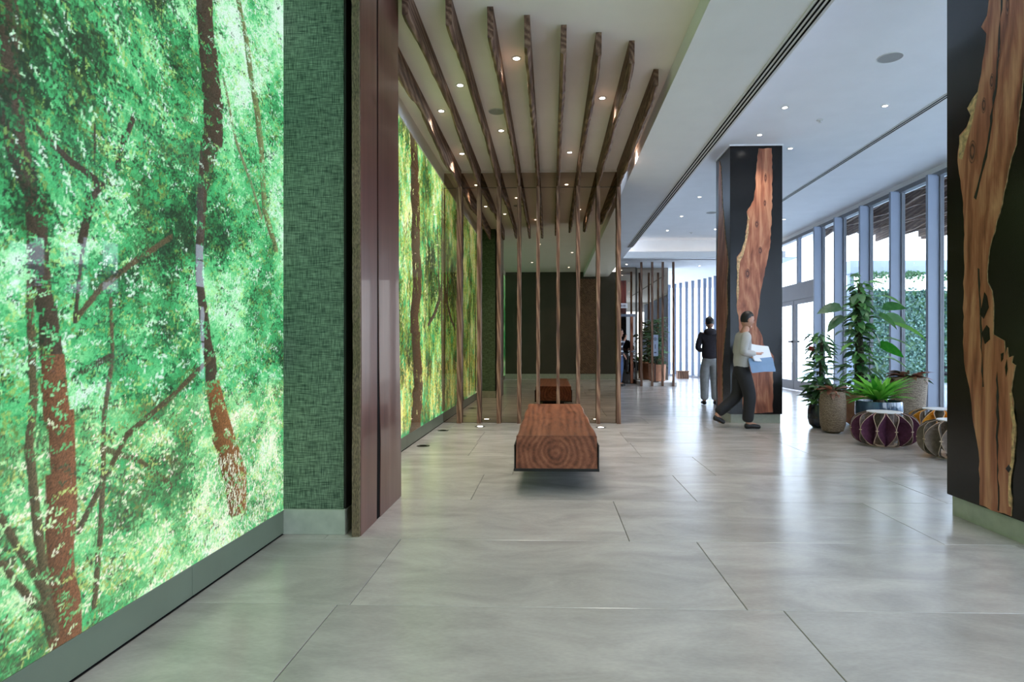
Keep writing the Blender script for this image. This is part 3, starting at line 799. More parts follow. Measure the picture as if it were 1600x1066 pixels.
def inlay(parent, pts, plane, at, side, depth=0.006, rim=True, name='wood_inlay', mat='inlay'):
    """flat slab of figured wood let into a face; pts are (along, z); plane 'x' or 'y'"""
    P = rough_outline(pts)
    bm = bmesh.new()
    def mk(u, z, d):
        return (at + side * d, u, z) if plane == 'x' else (u, at + side * d, z)
    cu = sum(p[0] for p in P) / len(P); cz = sum(p[1] for p in P) / len(P)
    vb = [bm.verts.new(mk(u, z, 0.0)) for u, z in P]
    vt = [bm.verts.new(mk(u, z, depth)) for u, z in P]
    f = bm.faces.new(vt); 
    for i in range(len(P)):
        j = (i + 1) % len(P)
        q = bm.faces.new((vb[i], vb[j], vt[j], vt[i])); q.material_index = 1
    bmesh.ops.inset_region(bm, faces=[f], thickness=0.010, depth=0)
    for q in bm.faces:
        if len(q.verts) == 4: q.material_index = 1
    bmesh.ops.triangulate(bm, faces=[q for q in bm.faces if len(q.verts) > 4])
    bmesh.ops.recalc_face_normals(bm, faces=bm.faces[:])
    me = bpy.data.meshes.new(name); bm.to_mesh(me); bm.free()
    me.materials.append(M[mat]); me.materials.append(M['inlay_edge'] if rim else M[mat])
    o = link(name, me, parent)
    pl = parent.location
    me.transform(Matrix.Translation((-pl.x, -pl.y, -pl.z)))
    return o

def column(name, x0, x1, y0, y1, label):
    t = struct(name, label, 'column')
    t.location = ((x0 + x1) / 2, (y0 + y1) / 2, 0)
    local(MB().box(x0, x1, y0, y1, 0.135, ZR - 0.02), t.location).build('cladding', M['black'], t, bevel=0.003)
    local(MB().box(x0 + 0.02, x1 - 0.02, y0 + 0.03, y1 - 0.03, 0, 0.135), t.location).build('baseboard', M['stone'], t)
    local(MB().box(x0 - 0.012, x1 + 0.012, y0 - 0.012, y1 + 0.012, ZR - 0.02, ZR), t.location).build('collar', M['plaster'], t)
    return t
c1 = column('column_1', 2.72, 3.505, 9.33, 10.115, 'square black column with two flame-shaped wood inlays, beside the standing man')
inlay(c1, [(2.72 + a, b) for a, b in [(0.43, 4.17), (0.624, 4.17), (0.633, 3.933), (0.624, 3.113), (0.597, 2.658), (0.52, 2.294), (0.462, 2.021), (0.417, 1.657), (0.394, 1.475), (0.475, 1.338), (0.498, 1.201), (0.597, 1.088), (0.655, 1.019), (0.642, 0.837), (0.642, 0.167), (0.399, 0.154), (0.20, 0.15), (0.17, 0.6), (0.16, 1.1), (0.13, 1.566), (0.101, 1.749), (0.101, 2.524), (0.16, 2.60), (0.227, 2.797), (0.264, 3.116), (0.25, 3.207), (0.354, 3.389), (0.385, 3.662), (0.399, 3.935)]], 'y', 9.33, -1)
inlay(c1, [(9.899, 4.159), (9.813, 4.036), (9.728, 3.44), (9.562, 2.84), (9.42, 2.489), (9.481, 2.13), (9.449, 1.664), (9.644, 1.203), (9.745, 0.822), (9.711, 0.159), (9.988, 0.154), (10.05, 1.059), (10.08, 1.785), (10.05, 2.52), (9.95, 3.239), (9.952, 3.834)], 'x', 2.72, -1)
c2 = column('column_2', 2.74, 3.53, 3.50, 4.30, 'large black column with a long live-edge wood inlay in the right foreground')
inl = [(3.886, 4.0), (3.886, 3.321), (3.902, 3.233), (3.955, 3.189), (3.908, 3.123), (3.943, 2.96), (3.977, 2.828), (3.985, 2.76), (4.086, 2.725), (4.05, 2.66), (4.092, 2.60), (4.162, 2.57), (4.18, 2.411), (4.149, 2.264), (4.116, 1.998), (4.116, 1.742), (4.123, 1.3), (4.116, 1.065), (4.061, 0.88), (4.013, 0.617), (3.97, 0.425), (3.97, 0.145),
       (3.705, 0.145), (3.709, 0.366), (3.681, 0.54), (3.669, 0.694), (3.705, 0.889), (3.673, 1.044), (3.70, 1.06), (3.69, 1.10), (3.725, 1.088), (3.735, 1.15), (3.75, 1.10), (3.76, 1.19), (3.85, 1.23), (3.848, 1.42), (3.862, 1.50), (3.90, 1.56), (3.893, 1.70), (3.864, 1.817), (3.777, 2.021), (3.725, 2.21), (3.665, 2.344), (3.645, 2.473), (3.612, 2.715), (3.57, 3.1), (3.57, 4.0)]
inlay(c2, inl[::-1], 'x', 2.74, -1)
for pts in ([(3.925, 1.50), (3.90, 1.47), (3.885, 1.40), (3.93, 1.33), (3.965, 1.36)], [(3.905, 1.29), (3.88, 1.27), (3.875, 1.2), (3.92, 1.17), (3.95, 1.24)],
            [(3.735, 1.08), (3.728, 1.02), (3.742, 0.97), (3.75, 1.03)], [(3.76, 1.12), (3.765, 1.08), (3.78, 1.06), (3.785, 1.11)], [(3.70, 0.43), (3.72, 0.40), (3.745, 0.42), (3.72, 0.45)]):
    inlay(c2, pts, 'x', 2.74 - 0.0062, -1, 0.0012, False, 'resin_void', 'black')
for pts in ([(3.80, 0.15), (3.808, 0.5), (3.80, 0.85), (3.815, 1.0), (3.822, 0.85), (3.818, 0.5), (3.812, 0.15)],
            [(3.93, 0.9), (3.95, 1.3), (3.97, 1.65), (3.985, 1.66), (3.965, 1.3), (3.942, 0.9)],
            [(3.74, 3.6), (3.79, 3.1), (3.81, 2.8), (3.90, 2.35), (4.0, 2.1), (4.02, 2.12), (3.915, 2.38), (3.825, 2.8), (3.80, 3.1), (3.755, 3.6)]):
    inlay(c2, pts, 'x', 2.74 - 0.0062, -1, 0.001, False, 'drying_crack', 'black_metal')

def knot_mat():
    m, nt, p = newmat('ringed_knot'); L = nt.links
    tc = nt.nodes.new('ShaderNodeTexCoord'); g = nt.nodes.new('ShaderNodeMapping'); g.inputs['Location'].default_value = (-1, -1, -1); g.inputs['Scale'].default_value = (2, 2, 2)
    wv = nt.nodes.new('ShaderNodeTexWave'); wv.wave_type = 'RINGS'; wv.rings_direction = 'SPHERICAL'; wv.inputs['Scale'].default_value = 1.1; wv.inputs['Distortion'].default_value = 2.5; wv.inputs['Detail'].default_value = 4
    L.new(tc.outputs['Generated'], g.inputs[0]); L.new(g.outputs[0], wv.inputs['Vector'])
    r = nt.nodes.new('ShaderNodeValToRGB'); r.color_ramp.elements[0].color = rgb(66, 30, 20); r.color_ramp.elements[1].color = rgb(158, 96, 70)
    L.new(wv.outputs['Fac'], r.inputs[0]); L.new(r.outputs[0], p.inputs['Base Color']); p.inputs['Roughness'].default_value = 0.4
    return m
M['knot'] = knot_mat()
def oval(c, a, b, n=16):
    return [(c[0] + a * math.cos(2 * PI * k / n), c[1] + b * math.sin(2 * PI * k / n)) for k in range(n)]
for c, a, b in (((2.98, 2.27), 0.035, 0.075), ((3.17, 2.62), 0.03, 0.06), ((3.12, 3.02), 0.028, 0.055), ((3.24, 3.34), 0.02, 0.05), ((3.25, 3.72), 0.02, 0.07)):
    inlay(c1, oval(c, a, b), 'y', 9.33 - 0.0062, -1, 0.0008, False, 'knot', 'knot')
for c, a, b in (((4.035, 2.42), 0.035, 0.075), ((3.93, 2.68), 0.02, 0.05), ((3.86, 2.80), 0.018, 0.05), ((3.80, 2.96), 0.016, 0.06), ((3.73, 3.20), 0.014, 0.06)):
    inlay(c2, oval(c, a, b), 'x', 2.74 - 0.0062, -1, 0.0008, False, 'knot', 'knot')
inlay(c1, [(2.822, 1.80), (2.822, 2.50), (2.88, 2.585), (2.945, 2.78), (2.985, 3.10), (2.975, 3.19), (3.01, 3.10), (2.985, 2.85), (2.92, 2.56), (2.865, 2.44), (2.85, 2.2), (2.845, 1.9)], 'y', 9.33 - 0.0062, -1, 0.0006, False, 'sapwood', 'inlay_edge')
inlay(c2, [(4.083, 2.72), (4.05, 2.665), (4.09, 2.59), (4.158, 2.56), (4.17, 2.42), (4.13, 2.40), (4.09, 2.50), (4.04, 2.60), (4.0, 2.72), (3.975, 2.83), (3.985, 2.79)], 'x', 2.74 - 0.0062, -1, 0.0006, False, 'sapwood', 'inlay_edge')
inlay(c2, [(3.70, 0.20), (3.704, 0.37), (3.679, 0.53), (3.669, 0.69), (3.70, 0.88), (3.715, 0.88), (3.69, 0.69), (3.70, 0.53), (3.722, 0.37), (3.72, 0.20)], 'x', 2.74 - 0.0062, -1, 0.0006, False, 'sapwood', 'inlay_edge')

# ------------------------------------------------------------ ceiling fittings
def ring_mesh(r0, r1, h, mat):
    return MB().lathe([(r1, 0), (r1, -h), (r0, -h), (r0, 0)], 24, cap=False).mesh('trim_ring', mat)
ringm = ring_mesh(0.031, 0.050, 0.005, M['ring'])
bulbm = MB().lathe([(0.030, -0.001), (0.030, -0.003)], 20).mesh('lens', M['bulb'])
def downlight(x, y, z, label, group, watts=None, link_light=True):
    t = thing('downlight', label, 'downlight', (x, y, z), 0, group)
    link('trim_ring', ringm, t); link('lens', bulbm, t)
    ld = bpy.data.lights.new('lamp', 'SPOT'); ld.energy = watts or DOWN; ld.spot_size = R(110); ld.spot_blend = 0.8; ld.color = (1.0, 0.92, 0.82); ld.shadow_soft_size = 0.04
    lo = bpy.data.objects.new('lamp', ld); C.objects.link(lo); lo.parent = t; lo.location = (0, 0, -0.012)
for (x, y, lb) in [(-0.322, 5.667, 'front one between the fourth and middle fins'), (-0.935, 6.231, 'front one between the second and third fins'), (-0.62, 7.55, 'middle one beyond the round speaker'),
                   (-1.24, 8.431, 'farthest one at the left by the mirror'), (0.554, 6.598, 'one between the third and second fins from right'), (0.257, 8.422, 'farthest one right of the middle fin'),
                   (1.10, 8.3, 'one at the right end of the timber fins'), (-0.3, 2.6, 'one overhead just above the frame'), (0.6, 1.2, 'one overhead near the camera'), (-0.6, -0.8, 'one overhead behind the camera'), (0.6, -2.0, 'one overhead by the dark rear wall'), (-1.25, 6.9, 'one by the mural left of the speaker')]:
    downlight(x, y, ZS, 'small glowing recessed ceiling light, ' + lb, 'downlights over the bench', DOWN * 1.9)
for (x, y, lb) in [(3.0, 7.9, 'left of two before the far column'), (4.255, 7.885, 'right of two before the far column'), (3.021, 8.906, 'just before the top of the far column'), (3.70, 9.526, 'at the right shoulder of the far column'),
                   (3.035, 12.537, 'first of the row behind the far column'), (3.064, 14.377, 'second of the row behind the far column'), (3.065, 16.113, 'last of the row before the cove'), (4.281, 15.976, 'left of the far column near the cove'),
                   (3.0, 2.4, 'above the near column'), (4.3, 5.0, 'hidden behind the near column'), (3.0, 5.2, 'above the lounge floor out of frame'), (4.6, 2.4, 'right of the near column'), (3, 0, 'beside the camera'), (4.8, 0, 'by the windows behind the camera'), (4.4, 12.2, 'behind the far column on the right'), (5.6, 14.8, 'above the entrance door')]:
    downlight(x, y, ZR, 'small recessed light in the tall ceiling, ' + lb, 'downlights in the tall ceiling', DOWN * 1.2)
for (x, y, lb) in [(2.3, 18.6, 'left in the low ceiling over the dark doors'), (4.0, 20.5, 'in the low ceiling beyond the slatted screen'), (4.6, 19.0, 'right in the low ceiling before the fins')]:
    downlight(x, y, ZSL, 'small glowing recessed light ' + lb, 'downlights in the far low ceiling', DOWN * 0.8)

def speaker_grille(x, y, z, r, label):
    t = thing('ceiling_speaker', label, 'ceiling speaker', (x, y, z))
    MB().lathe([(r, 0), (r, -0.006), (r - 0.006, -0.008), (r - 0.006, 0)], 32, cap=False).build('rim', M['ring'], t)
    MB().lathe([(r - 0.007, 0), (r - 0.007, -0.004)], 32).build('grille', M['grille'], t)
speaker_grille(-0.622, 6.935, ZS, 0.095, 'round grey speaker grille between the third and fourth timber fins')
speaker_grille(3.598, 6.57, ZR, 0.125, 'large round grey speaker grille in the tall ceiling before the column')
speaker_grille(3.66, 14.0, ZR, 0.12, 'distant round grey speaker grille beside the far column')
def sprinkler(x, y, z, label):
    t = thing('sprinkler_head', label, 'sprinkler', (x, y, z))
    MB().lathe([(0.045, 0), (0.04, -0.008), (0.012, -0.01)], 20).build('escutcheon', M['ring'], t)
    MB().lathe([(0.010, -0.01), (0.008, -0.03), (0.022, -0.033), (0.022, -0.036)], 12).build('deflector', M['ring'], t)
sprinkler(3.64, 8.35, ZR, 'tiny white sprinkler between the two front lights of the tall ceiling')
sprinkler(3.75, 16.4, ZR, 'tiny white sprinkler close to the lit cove')
sprinkler(3.62, 5.25, ZR, 'tiny white sprinkler beside the top of the near column')
sprinkler(3.1, 11.3, ZR, 'tiny white sprinkler left of the far column')

def diffuser(x, z, n, y0, y1, label, side):
    t = thing('linear_diffuser', label, 'air vent', (x, y0, z))
    Ln = y1 - y0
    wd = 0.042 * n
    MB().box(-0.01, wd + 0.01, 0, Ln, -0.006, 0.0).build('flange', M['ring'], t)
    for k in range(n):
        MB().box(0.012 + 0.040 * k, 0.012 + 0.040 * k + 0.017, 0, Ln, -0.009, -0.006).build('slot', M['slot'], t)
diffuser(1.925, ZSL, 3, 0.2, 15.4, 'long three-slot air diffuser along the edge of the dropped strip', 1)
diffuser(4.80, ZR, 2, 1.0, 17.0, 'long two-slot air diffuser in the tall ceiling towards the windows', 1)

# floor uplights
def uplight(x, y, label, glow):
    t = thing('floor_uplight', label, 'floor light', (x, y, 0), 0, 'round lights set in the floor')
    MB().lathe([(0.075, 0.0), (0.075, 0.003), (0.043, 0.004), (0.043, 0.0)], 28, cap=False).build('trim_ring', M['black_metal'], t)
    MB().lathe([(0.042, 0.0), (0.042, 0.0025)], 24).build('lens', M['bulb'] if glow else M['slot'], t)
    if glow:
        ld = bpy.data.lights.new('lamp', 'SPOT'); ld.energy = 8; ld.spot_size = R(70); ld.color = (1, .85, .65); ld.shadow_soft_size = 0.03
        lo = bpy.data.objects.new('lamp', ld); C.objects.link(lo); lo.parent = t; lo.location = (0, 0, 0.01); lo.rotation_euler = (R(188), 0, 0)
uplight(-1.49, 7.05, 'dark round floor light by the mural rail, nearer of two', False)
uplight(-1.49, 8.361, 'dark round floor light by the mural rail, farther of two', False)
uplight(-1.03, 8.80, 'glowing round floor light at the foot of the second timber post', True)
uplight(0.715, 8.76, 'glowing round floor light right of the bench by the posts', True)

# ------------------------------------------------------------ far end: slatted display niche, dark doors, signs
M['white_sign'] = plain('white_sign_face', rgb(226, 230, 240), 0.5, var=0.01)
M['blue_sign'] = plain('pale_blue_poster', rgb(176, 196, 226), 0.5, var=0.02)
M['ink'] = plain('dark_blue_ink', rgb(50, 62, 96), 0.6)
M['redwood'] = wood('dark_red_veneer', rgb(46, 16, 12), rgb(92, 36, 28), rgb(120, 56, 42), 'Z', 5, 3, 0.35, stretch=0.1)
M['terracotta'] = plain('terracotta', rgb(196, 142, 112), 0.75, var=0.08, scale=12, bump=0.2)

mw = struct('wall_display', 'smoked mirror wall closing the slatted display niche', 'wall', MB().box(2.72, 3.72, 19.45, 19.6, 0.0, ZSL), M['dark_wall'])
MB().box(2.74, 3.70, 19.43, 19.449, 0.12, ZSL - 0.01).build('mirror_panel', M['mirror'], mw)
struct('trim_4', 'low white plinth of the distant display niche', 'trim', MB().box(2.70, 3.74, 18.20, 19.42, 0, 0.108), M['plaster'])
for i, (x, lb) in enumerate([(2.68, 'nearest the dark doors'), (3.0, 'second from the dark doors'), (3.31, 'second from its right end'), (3.625, 'at its right end')]):
    t = thing('timber_post', 'thin dark upright timber of the distant display niche, ' + lb, 'post', (x, 18.14, 0), 0, 'posts of the distant display niche')
    z0 = 0.0
    mb = MB(); vs = []; fs = []; n = 24
    for k in range(n + 1):
        z = z0 + k / n * (ZSL - z0); j = random.uniform(-.003, .003)
        vs += [(-0.03 + j, -0.03, z), (0.03 + j, -0.03, z), (0.03 + j, 0.04, z), (-0.03 + j, 0.04, z)]
    for k in range(n):
        for q in range(4):
            q2 = (q + 1) % 4; fs.append((k * 4 + q, k * 4 + q2, (k + 1) * 4 + q2, (k + 1) * 4 + q))
    fs += [(3, 2, 1, 0), tuple(n * 4 + q for q in range(4))]
    mb.add(vs, fs).build('shaft', M['slat'], t)

dw = struct('wall_dark', 'dark glossy wall with a red wood panel at the far left of the hall', 'wall', MB().box(0.95, 2.70, 19.3, 19.45, 0, ZSL), M['dark_wall'])
MB().box(0.96, 2.66, 19.28, 19.299, 0.0, 2.12).build('smoked_panel', M['mirror_dark'], dw)
MB().box(0.96, 2.66, 19.28, 19.299, 2.2, ZSL).build('mirror_panel', M['mirror'], dw)
MB().box(0.96, 2.68, 19.22, 19.30, 2.12, 2.20).build('head_rail', M['mull'], dw)
MB().box(1.9, 2.36, 19.16, 19.28, 2.22, 3.25).build('red_wood_panel', M['redwood'], dw)
MB().box(2.50, 2.58, 19.20, 19.28, 0.02, 2.12).build('wood_jamb', M['inlay'], dw)
MB().box(2.52, 2.66, 19.13, 19.18, 1.0, 1.04).build('door_pull', M['mull'], dw)

t = thing('sign_plate', 'small white sign with dark blue symbols on the red wood panel', 'sign', (2.25, 19.1, 2.38))
MB().box(-0.14, 0.14, 0, 0.03, 0, 0.15).build('plate', M['white_sign'], t)
mb = MB()
for a, b in ((-0.08, -0.045), (-0.02, 0.0), (0.02, 0.045), (0.06, 0.08)): mb.box(a, b, -0.004, 0, 0.04, 0.11)
mb.build('symbols', M['ink'], t)

t = thing('upright_poster', 'narrow pale blue upright sign with a round emblem, before the plant in the display niche', 'sign', (3.12, 18.32, 0.11))
MB().box(-0.09, 0.09, 0, 0.02, 0.78, 1.42).build('board', M['blue_sign'], t)
mb = MB()
for k in range(20):
    a0 = 2 * PI * k / 20; a1 = 2 * PI * (k + 1) / 20
    mb.add([(0.05 * math.cos(a) , -0.003, 1.29 + 0.05 * math.sin(a)) for a in (a0, a1)] + [(0.036 * math.cos(a), -0.003, 1.29 + 0.036 * math.sin(a)) for a in (a1, a0)], [(0, 1, 2, 3)])
mb.box(-0.012, 0.012, -0.004, 0, 1.27, 1.31)
mb.build('emblem', M['ink'], t)
mb = MB().box(-0.008, 0.012, -0.004, 0, 1.0, 1.13)
mb.build('lettering', M['ink'], t)
MB().box(-0.035, 0.035, -0.004, 0, 0.87, 0.90).build('logo_bar', M['ink'], t)
MB().box(-0.015, 0.015, 0.005, 0.025, 0, 0.78).build('stand', M['black_metal'], t)
MB().lathe([(0.11, 0), (0.11, 0.015), (0.02, 0.02)], 20).build('foot', M['black_metal'], t)

t = thing('storage_box', 'low brown wooden box on the floor at the foot of the far white fins', 'box', (4.85, 22.6, 0))
MB().box(-0.2, 0.2, -0.15, 0.15, 0.0, 0.26).build('body', M['slat'], t)
MB().box(-0.215, 0.215, -0.165, 0.165, 0.26, 0.29).build('lid', M['beam'], t)

# ------------------------------------------------------------ plants
def leafmat(name, dark, light, vein=None, rough=0.35, rnd=0.35):
    m, nt, p = newmat(name)
    L = nt.links
    tc = nt.nodes.new('ShaderNodeTexCoord'); n = nt.nodes.new('ShaderNodeTexNoise'); n.inputs['Scale'].default_value = 5
    L.new(tc.outputs['Object'], n.inputs['Vector'])
    oi = nt.nodes.new('ShaderNodeObjectInfo')
    a = nt.nodes.new('ShaderNodeMath'); a.operation = 'MULTIPLY_ADD'; a.inputs[1].default_value = 0.45
    b = nt.nodes.new('ShaderNodeMath'); b.operation = 'MULTIPLY'; b.inputs[1].default_value = 0.65
    L.new(oi.outputs['Random'], b.inputs[0]); L.new(n.outputs[0], a.inputs[0]); L.new(b.outputs[0], a.inputs[2])
    r = nt.nodes.new('ShaderNodeValToRGB')
    r.color_ramp.elements[0].position = 0.2; r.color_ramp.elements[0].color = dark
    r.color_ramp.elements[1].position = 0.85; r.color_ramp.elements[1].color = light
    L.new(a.outputs[0], r.inputs[0]); L.new(r.outputs[0], p.inputs['Base Color'])
    p.inputs['Roughness'].default_value = rough
    t_ = nt.nodes.new('ShaderNodeBsdfTranslucent'); L.new(r.outputs[0], t_.inputs[0])
    mx = nt.nodes.new('ShaderNodeMixShader'); mx.inputs[0].default_value = 0.3
    o = [x for x in nt.nodes if x.type == 'OUTPUT_MATERIAL'][0]
    L.new(p.outputs[0], mx.inputs[1]); L.new(t_.outputs[0], mx.inputs[2]); L.new(mx.outputs[0], o.inputs[0])
    return m
M['leaf_dark'] = leafmat('dark_green_leaf', rgb(38, 72, 48), rgb(122, 164, 116))
M['leaf_mid'] = leafmat('mid_green_leaf', rgb(48, 108, 54), rgb(136, 192, 116))
M['leaf_bright'] = leafmat('bright_green_leaf', rgb(48, 140, 40), rgb(140, 214, 84))
M['leaf_croton'] = leafmat('bronze_red_leaf', rgb(52, 48, 36), rgb(164, 104, 84))
M['leaf_red'] = leafmat('red_bract', rgb(140, 40, 44), rgb(190, 70, 70))
M['stem'] = plain('brown_stem', rgb(84, 72, 50), 0.8, var=0.2, scale=30)
M['moss'] = plain('mossy_pole', rgb(62, 60, 44), 0.95, var=0.4, scale=40, bump=0.8)
M['soil'] = plain('dark_soil', rgb(44, 36, 30), 0.95, var=0.3, scale=50, bump=0.6)
M['hedge'] = leafmat('green_wall_leaf', rgb(60, 116, 96), rgb(150, 200, 176), rnd=0)

def leaf_mesh(name, width, mat, droop=0.25, fold=0.12, n=5, heart=False):
    """a leaf of length 1 along +Y, folded along its rib and drooping at the tip"""
    vs = []; fs = []
    for i in range(n + 1):
        u = i / n
        if heart: wv = width * (math.sin(PI * min(1, (u + 0.18) / 1.18)) ** 0.7) * (1 - 0.25 * u)
        else: wv = width * math.sin(PI * u) ** 0.8 * (1 - 0.3 * u)
        if i == n: wv = 0.002
        if i == 0 and not heart: wv = 0.012
        z = -droop * u * u
        vs += [(-wv / 2, u, z + fold * wv), (0, u, z), (wv / 2, u, z + fold * wv)]
    for i in range(n):
        a = i * 3; fs += [(a, a + 1, a + 4, a + 3), (a + 1, a + 2, a + 5, a + 4)]
    mb = MB().add(vs, fs)
    return mb.mesh(name, M[mat], smooth=True)

def leaf_matrix(base, direction, size, roll=0.0):
    y = Vector(direction).normalized()
    x = y.cross(Vector((0, 0, 1)))
    if x.length < 1e-3: x = Vector((1, 0, 0))
    x.normalize(); z = x.cross(y)
    m = Matrix((x, y, z)).transposed().to_4x4()
    return Matrix.Translation(base) @ m @ Matrix.Rotation(roll, 4, 'Y') @ Matrix.Scale(size, 4)

L_HEART_D = leaf_mesh('leaf', 0.62, 'leaf_dark', 0.35, heart=True)
L_HEART_M = leaf_mesh('leaf', 0.60, 'leaf_mid', 0.3, heart=True)
L_HEART_B = leaf_mesh('leaf', 0.55, 'leaf_bright', 0.2, heart=True)
L_SLIM_D = leaf_mesh('leaf', 0.34, 'leaf_dark', 0.35)
L_SLIM_M = leaf_mesh('leaf', 0.30, 'leaf_mid', 0.35)
L_FROND = leaf_mesh('frond', 0.17, 'leaf_bright', 0.42, n=7)
L_CROTON = leaf_mesh('leaf', 0.42, 'leaf_croton', 0.5)
L_CROTON2 = leaf_mesh('leaf', 0.38, 'leaf_dark', 0.5)
L_RED = leaf_mesh('bract', 0.6, 'leaf_red', 0.1, heart=True)

def pot(name, prof, mat, loc, label, cat='plant pot', soil=None, ribs=0):
    t = thing(name, label, cat, loc)
    mb = MB()
    n = 48
    mb.lathe(prof, n)
    r, z = prof[-1]
    # hollow lip
    o = MB(); P = list(prof) + [(r - 0.018, z), (r - 0.022, z - 0.035)]
    o.lathe(P, n); o.build('pot_body', M[mat], t, smooth=True)
    MB().lathe([(r - 0.022, z - 0.04), (r - 0.022, z - 0.032)], 24).build('soil', M['soil'], t)
    return t

def ribbed_mat(name, c0, c1, period, rough=0.7):
    m, nt, p = newmat(name); L = nt.links
    tc = nt.nodes.new('ShaderNodeTexCoord'); wv = nt.nodes.new('ShaderNodeTexWave'); wv.bands_direction = 'Z'
    wv.inputs['Scale'].default_value = period; wv.inputs['Distortion'].default_value = 9.0; wv.inputs['Detail'].default_value = 5; wv.inputs['Detail Scale'].default_value = 3
    L.new(tc.outputs['Object'], wv.inputs['Vector'])
    n = nt.nodes.new('ShaderNodeTexNoise'); n.inputs['Scale'].default_value = 9; n.inputs['Detail'].default_value = 6; L.new(tc.outputs['Object'], n.inputs['Vector'])
    a = nt.nodes.new('ShaderNodeMath'); a.operation = 'MULTIPLY'; L.new(wv.outputs['Fac'], a.inputs[0]); L.new(n.outputs[0], a.inputs[1])
    r = nt.nodes.new('ShaderNodeValToRGB'); r.color_ramp.elements[0].position = -0.0; r.color_ramp.elements[0].color = c0
    r.color_ramp.elements[1].position = 0.42; r.color_ramp.elements[1].color = c1
    L.new(a.outputs[0], r.inputs[0]); L.new(r.outputs[0], p.inputs['Base Color']); p.inputs['Roughness'].default_value = rough
    bp = nt.nodes.new('ShaderNodeBump'); bp.inputs['Strength'].default_value = 0.7; bp.inputs['Distance'].default_value = 0.008
    L.new(a.outputs[0], bp.inputs['Height']); L.new(bp.outputs[0], p.inputs['Normal'])
    return m
M['tan_ribbed'] = ribbed_mat('weathered_tan_clay', rgb(104, 86, 70), rgb(152, 132, 110), 14)
M['tan_tall'] = ribbed_mat('striated_taupe_clay', rgb(112, 98, 84), rgb(160, 144, 124), 12)
M['blue_glaze'] = plain('dark_blue_glaze', rgb(70, 92, 116), 0.12, var=0.35, scale=6, coat=0.5, stretch=(1, 1, 0.3))
M['navy'] = plain('navy_glaze', rgb(34, 42, 58), 0.2, var=0.3, coat=0.4)

def scatter(t, meshes, n, fn):
    for i in range(n):
        base, d, s, roll = fn(i)
        me = random.choice(meshes)
        link(me.name.split('.')[0], me, t, mat=leaf_matrix(base, d, s, roll))

# navy pot with a leafy pillar
t = pot('planter', [(0.10, 0), (0.15, 0.04), (0.175, 0.14), (0.17, 0.26), (0.155, 0.33)], 'navy', (3.87, 8.86, 0), 'small navy glazed pot on the floor, behind the rounded tan planter')
t = thing('pillar_plant', 'narrow pillar of dark green leaves with one red bract, growing from the navy pot', 'plant', (3.87, 8.86, 0.30))
MB().tube([(0, 0, -0.02), (0.01, 0, 0.5), (0.02, 0, 1.02)], [0.035, 0.03, 0.022], 8).build('moss_pole', M['moss'], t)
def f(i):
    z = 0.02 + (i / 190) * 1.05; a = i * 2.4 + random.uniform(-.4, .4)
    r = random.uniform(0.03, 0.10)
    s = random.uniform(0.14, 0.23) * (1.2 if z < 0.4 else 0.9)
    return (r * math.cos(a), r * math.sin(a), z), (math.cos(a), math.sin(a), random.uniform(-0.5, 0.6)), s, random.uniform(-.5, .5)
scatter(t, [L_HEART_D, L_SLIM_D, L_SLIM_D, L_HEART_M], 190, f)
link('bract', L_RED, t, mat=leaf_matrix((-0.13, -0.04, 0.80), (-0.6, -0.5, 0.7), 0.12, 0.3))

# rounded tan planter with bronze leaves
t = pot('planter', [(0.075, 0), (0.13, 0.03), (0.158, 0.11), (0.165, 0.25), (0.166, 0.42), (0.155, 0.52), (0.15, 0.56)], 'tan_ribbed', (3.80, 8.33, 0), 'weathered tan clay planter with a rounded foot, leftmost at the front')
t = thing('bronze_plant', 'low plant with drooping bronze-red leaves, in the rounded tan planter', 'plant', (3.80, 8.33, 0.53))
MB().tube([(0, 0, -0.02), (0.0, 0, 0.1)], [0.03, 0.015], 6).build('stem', M['stem'], t)
def f(i):
    a = i * 2.4; e = random.uniform(-0.2, 1.0)
    return (0.04 * math.cos(a), 0.04 * math.sin(a), 0.02 + 0.03 * random.random()), (math.cos(a), math.sin(a), e), random.uniform(0.13, 0.22), random.uniform(-.4, .4)
scatter(t, [L_CROTON, L_CROTON, L_CROTON2], 34, f)

# terracotta bowl pot with the big climbing plant
t = pot('planter', [(0.11, 0), (0.19, 0.06), (0.25, 0.2), (0.262, 0.33), (0.245, 0.44), (0.235, 0.46)], 'terracotta', (4.55, 9.15, 0), 'smooth terracotta pot between the tan planter and the blue bowl')
t = thing('climbing_plant', 'tall climbing plant with large heart-shaped green leaves, tallest of the group', 'plant', (4.55, 9.15, 0.42))
MB().tube([(0, 0, -0.02), (0.02, 0, 0.6), (0.0, 0.02, 1.2), (0.03, 0, 1.68)], [0.07, 0.06, 0.05, 0.03], 8).build('moss_pole', M['moss'], t)
def f(i):
    z = 0.02 + (i / 280) * 1.68; a = i * 2.4 + random.uniform(-.5, .5)
    r = random.uniform(0.03, 0.11 if z > 0.5 else 0.2)
    s = random.uniform(0.10, 0.21)
    if z < 0.55: s *= 1.1
    return (r * math.cos(a), r * math.sin(a), z), (math.cos(a), math.sin(a), random.uniform(-0.6, 0.5)), s, random.uniform(-.6, .6)
scatter(t, [L_HEART_D, L_HEART_M, L_HEART_D, L_SLIM_M, L_HEART_M], 280, f)
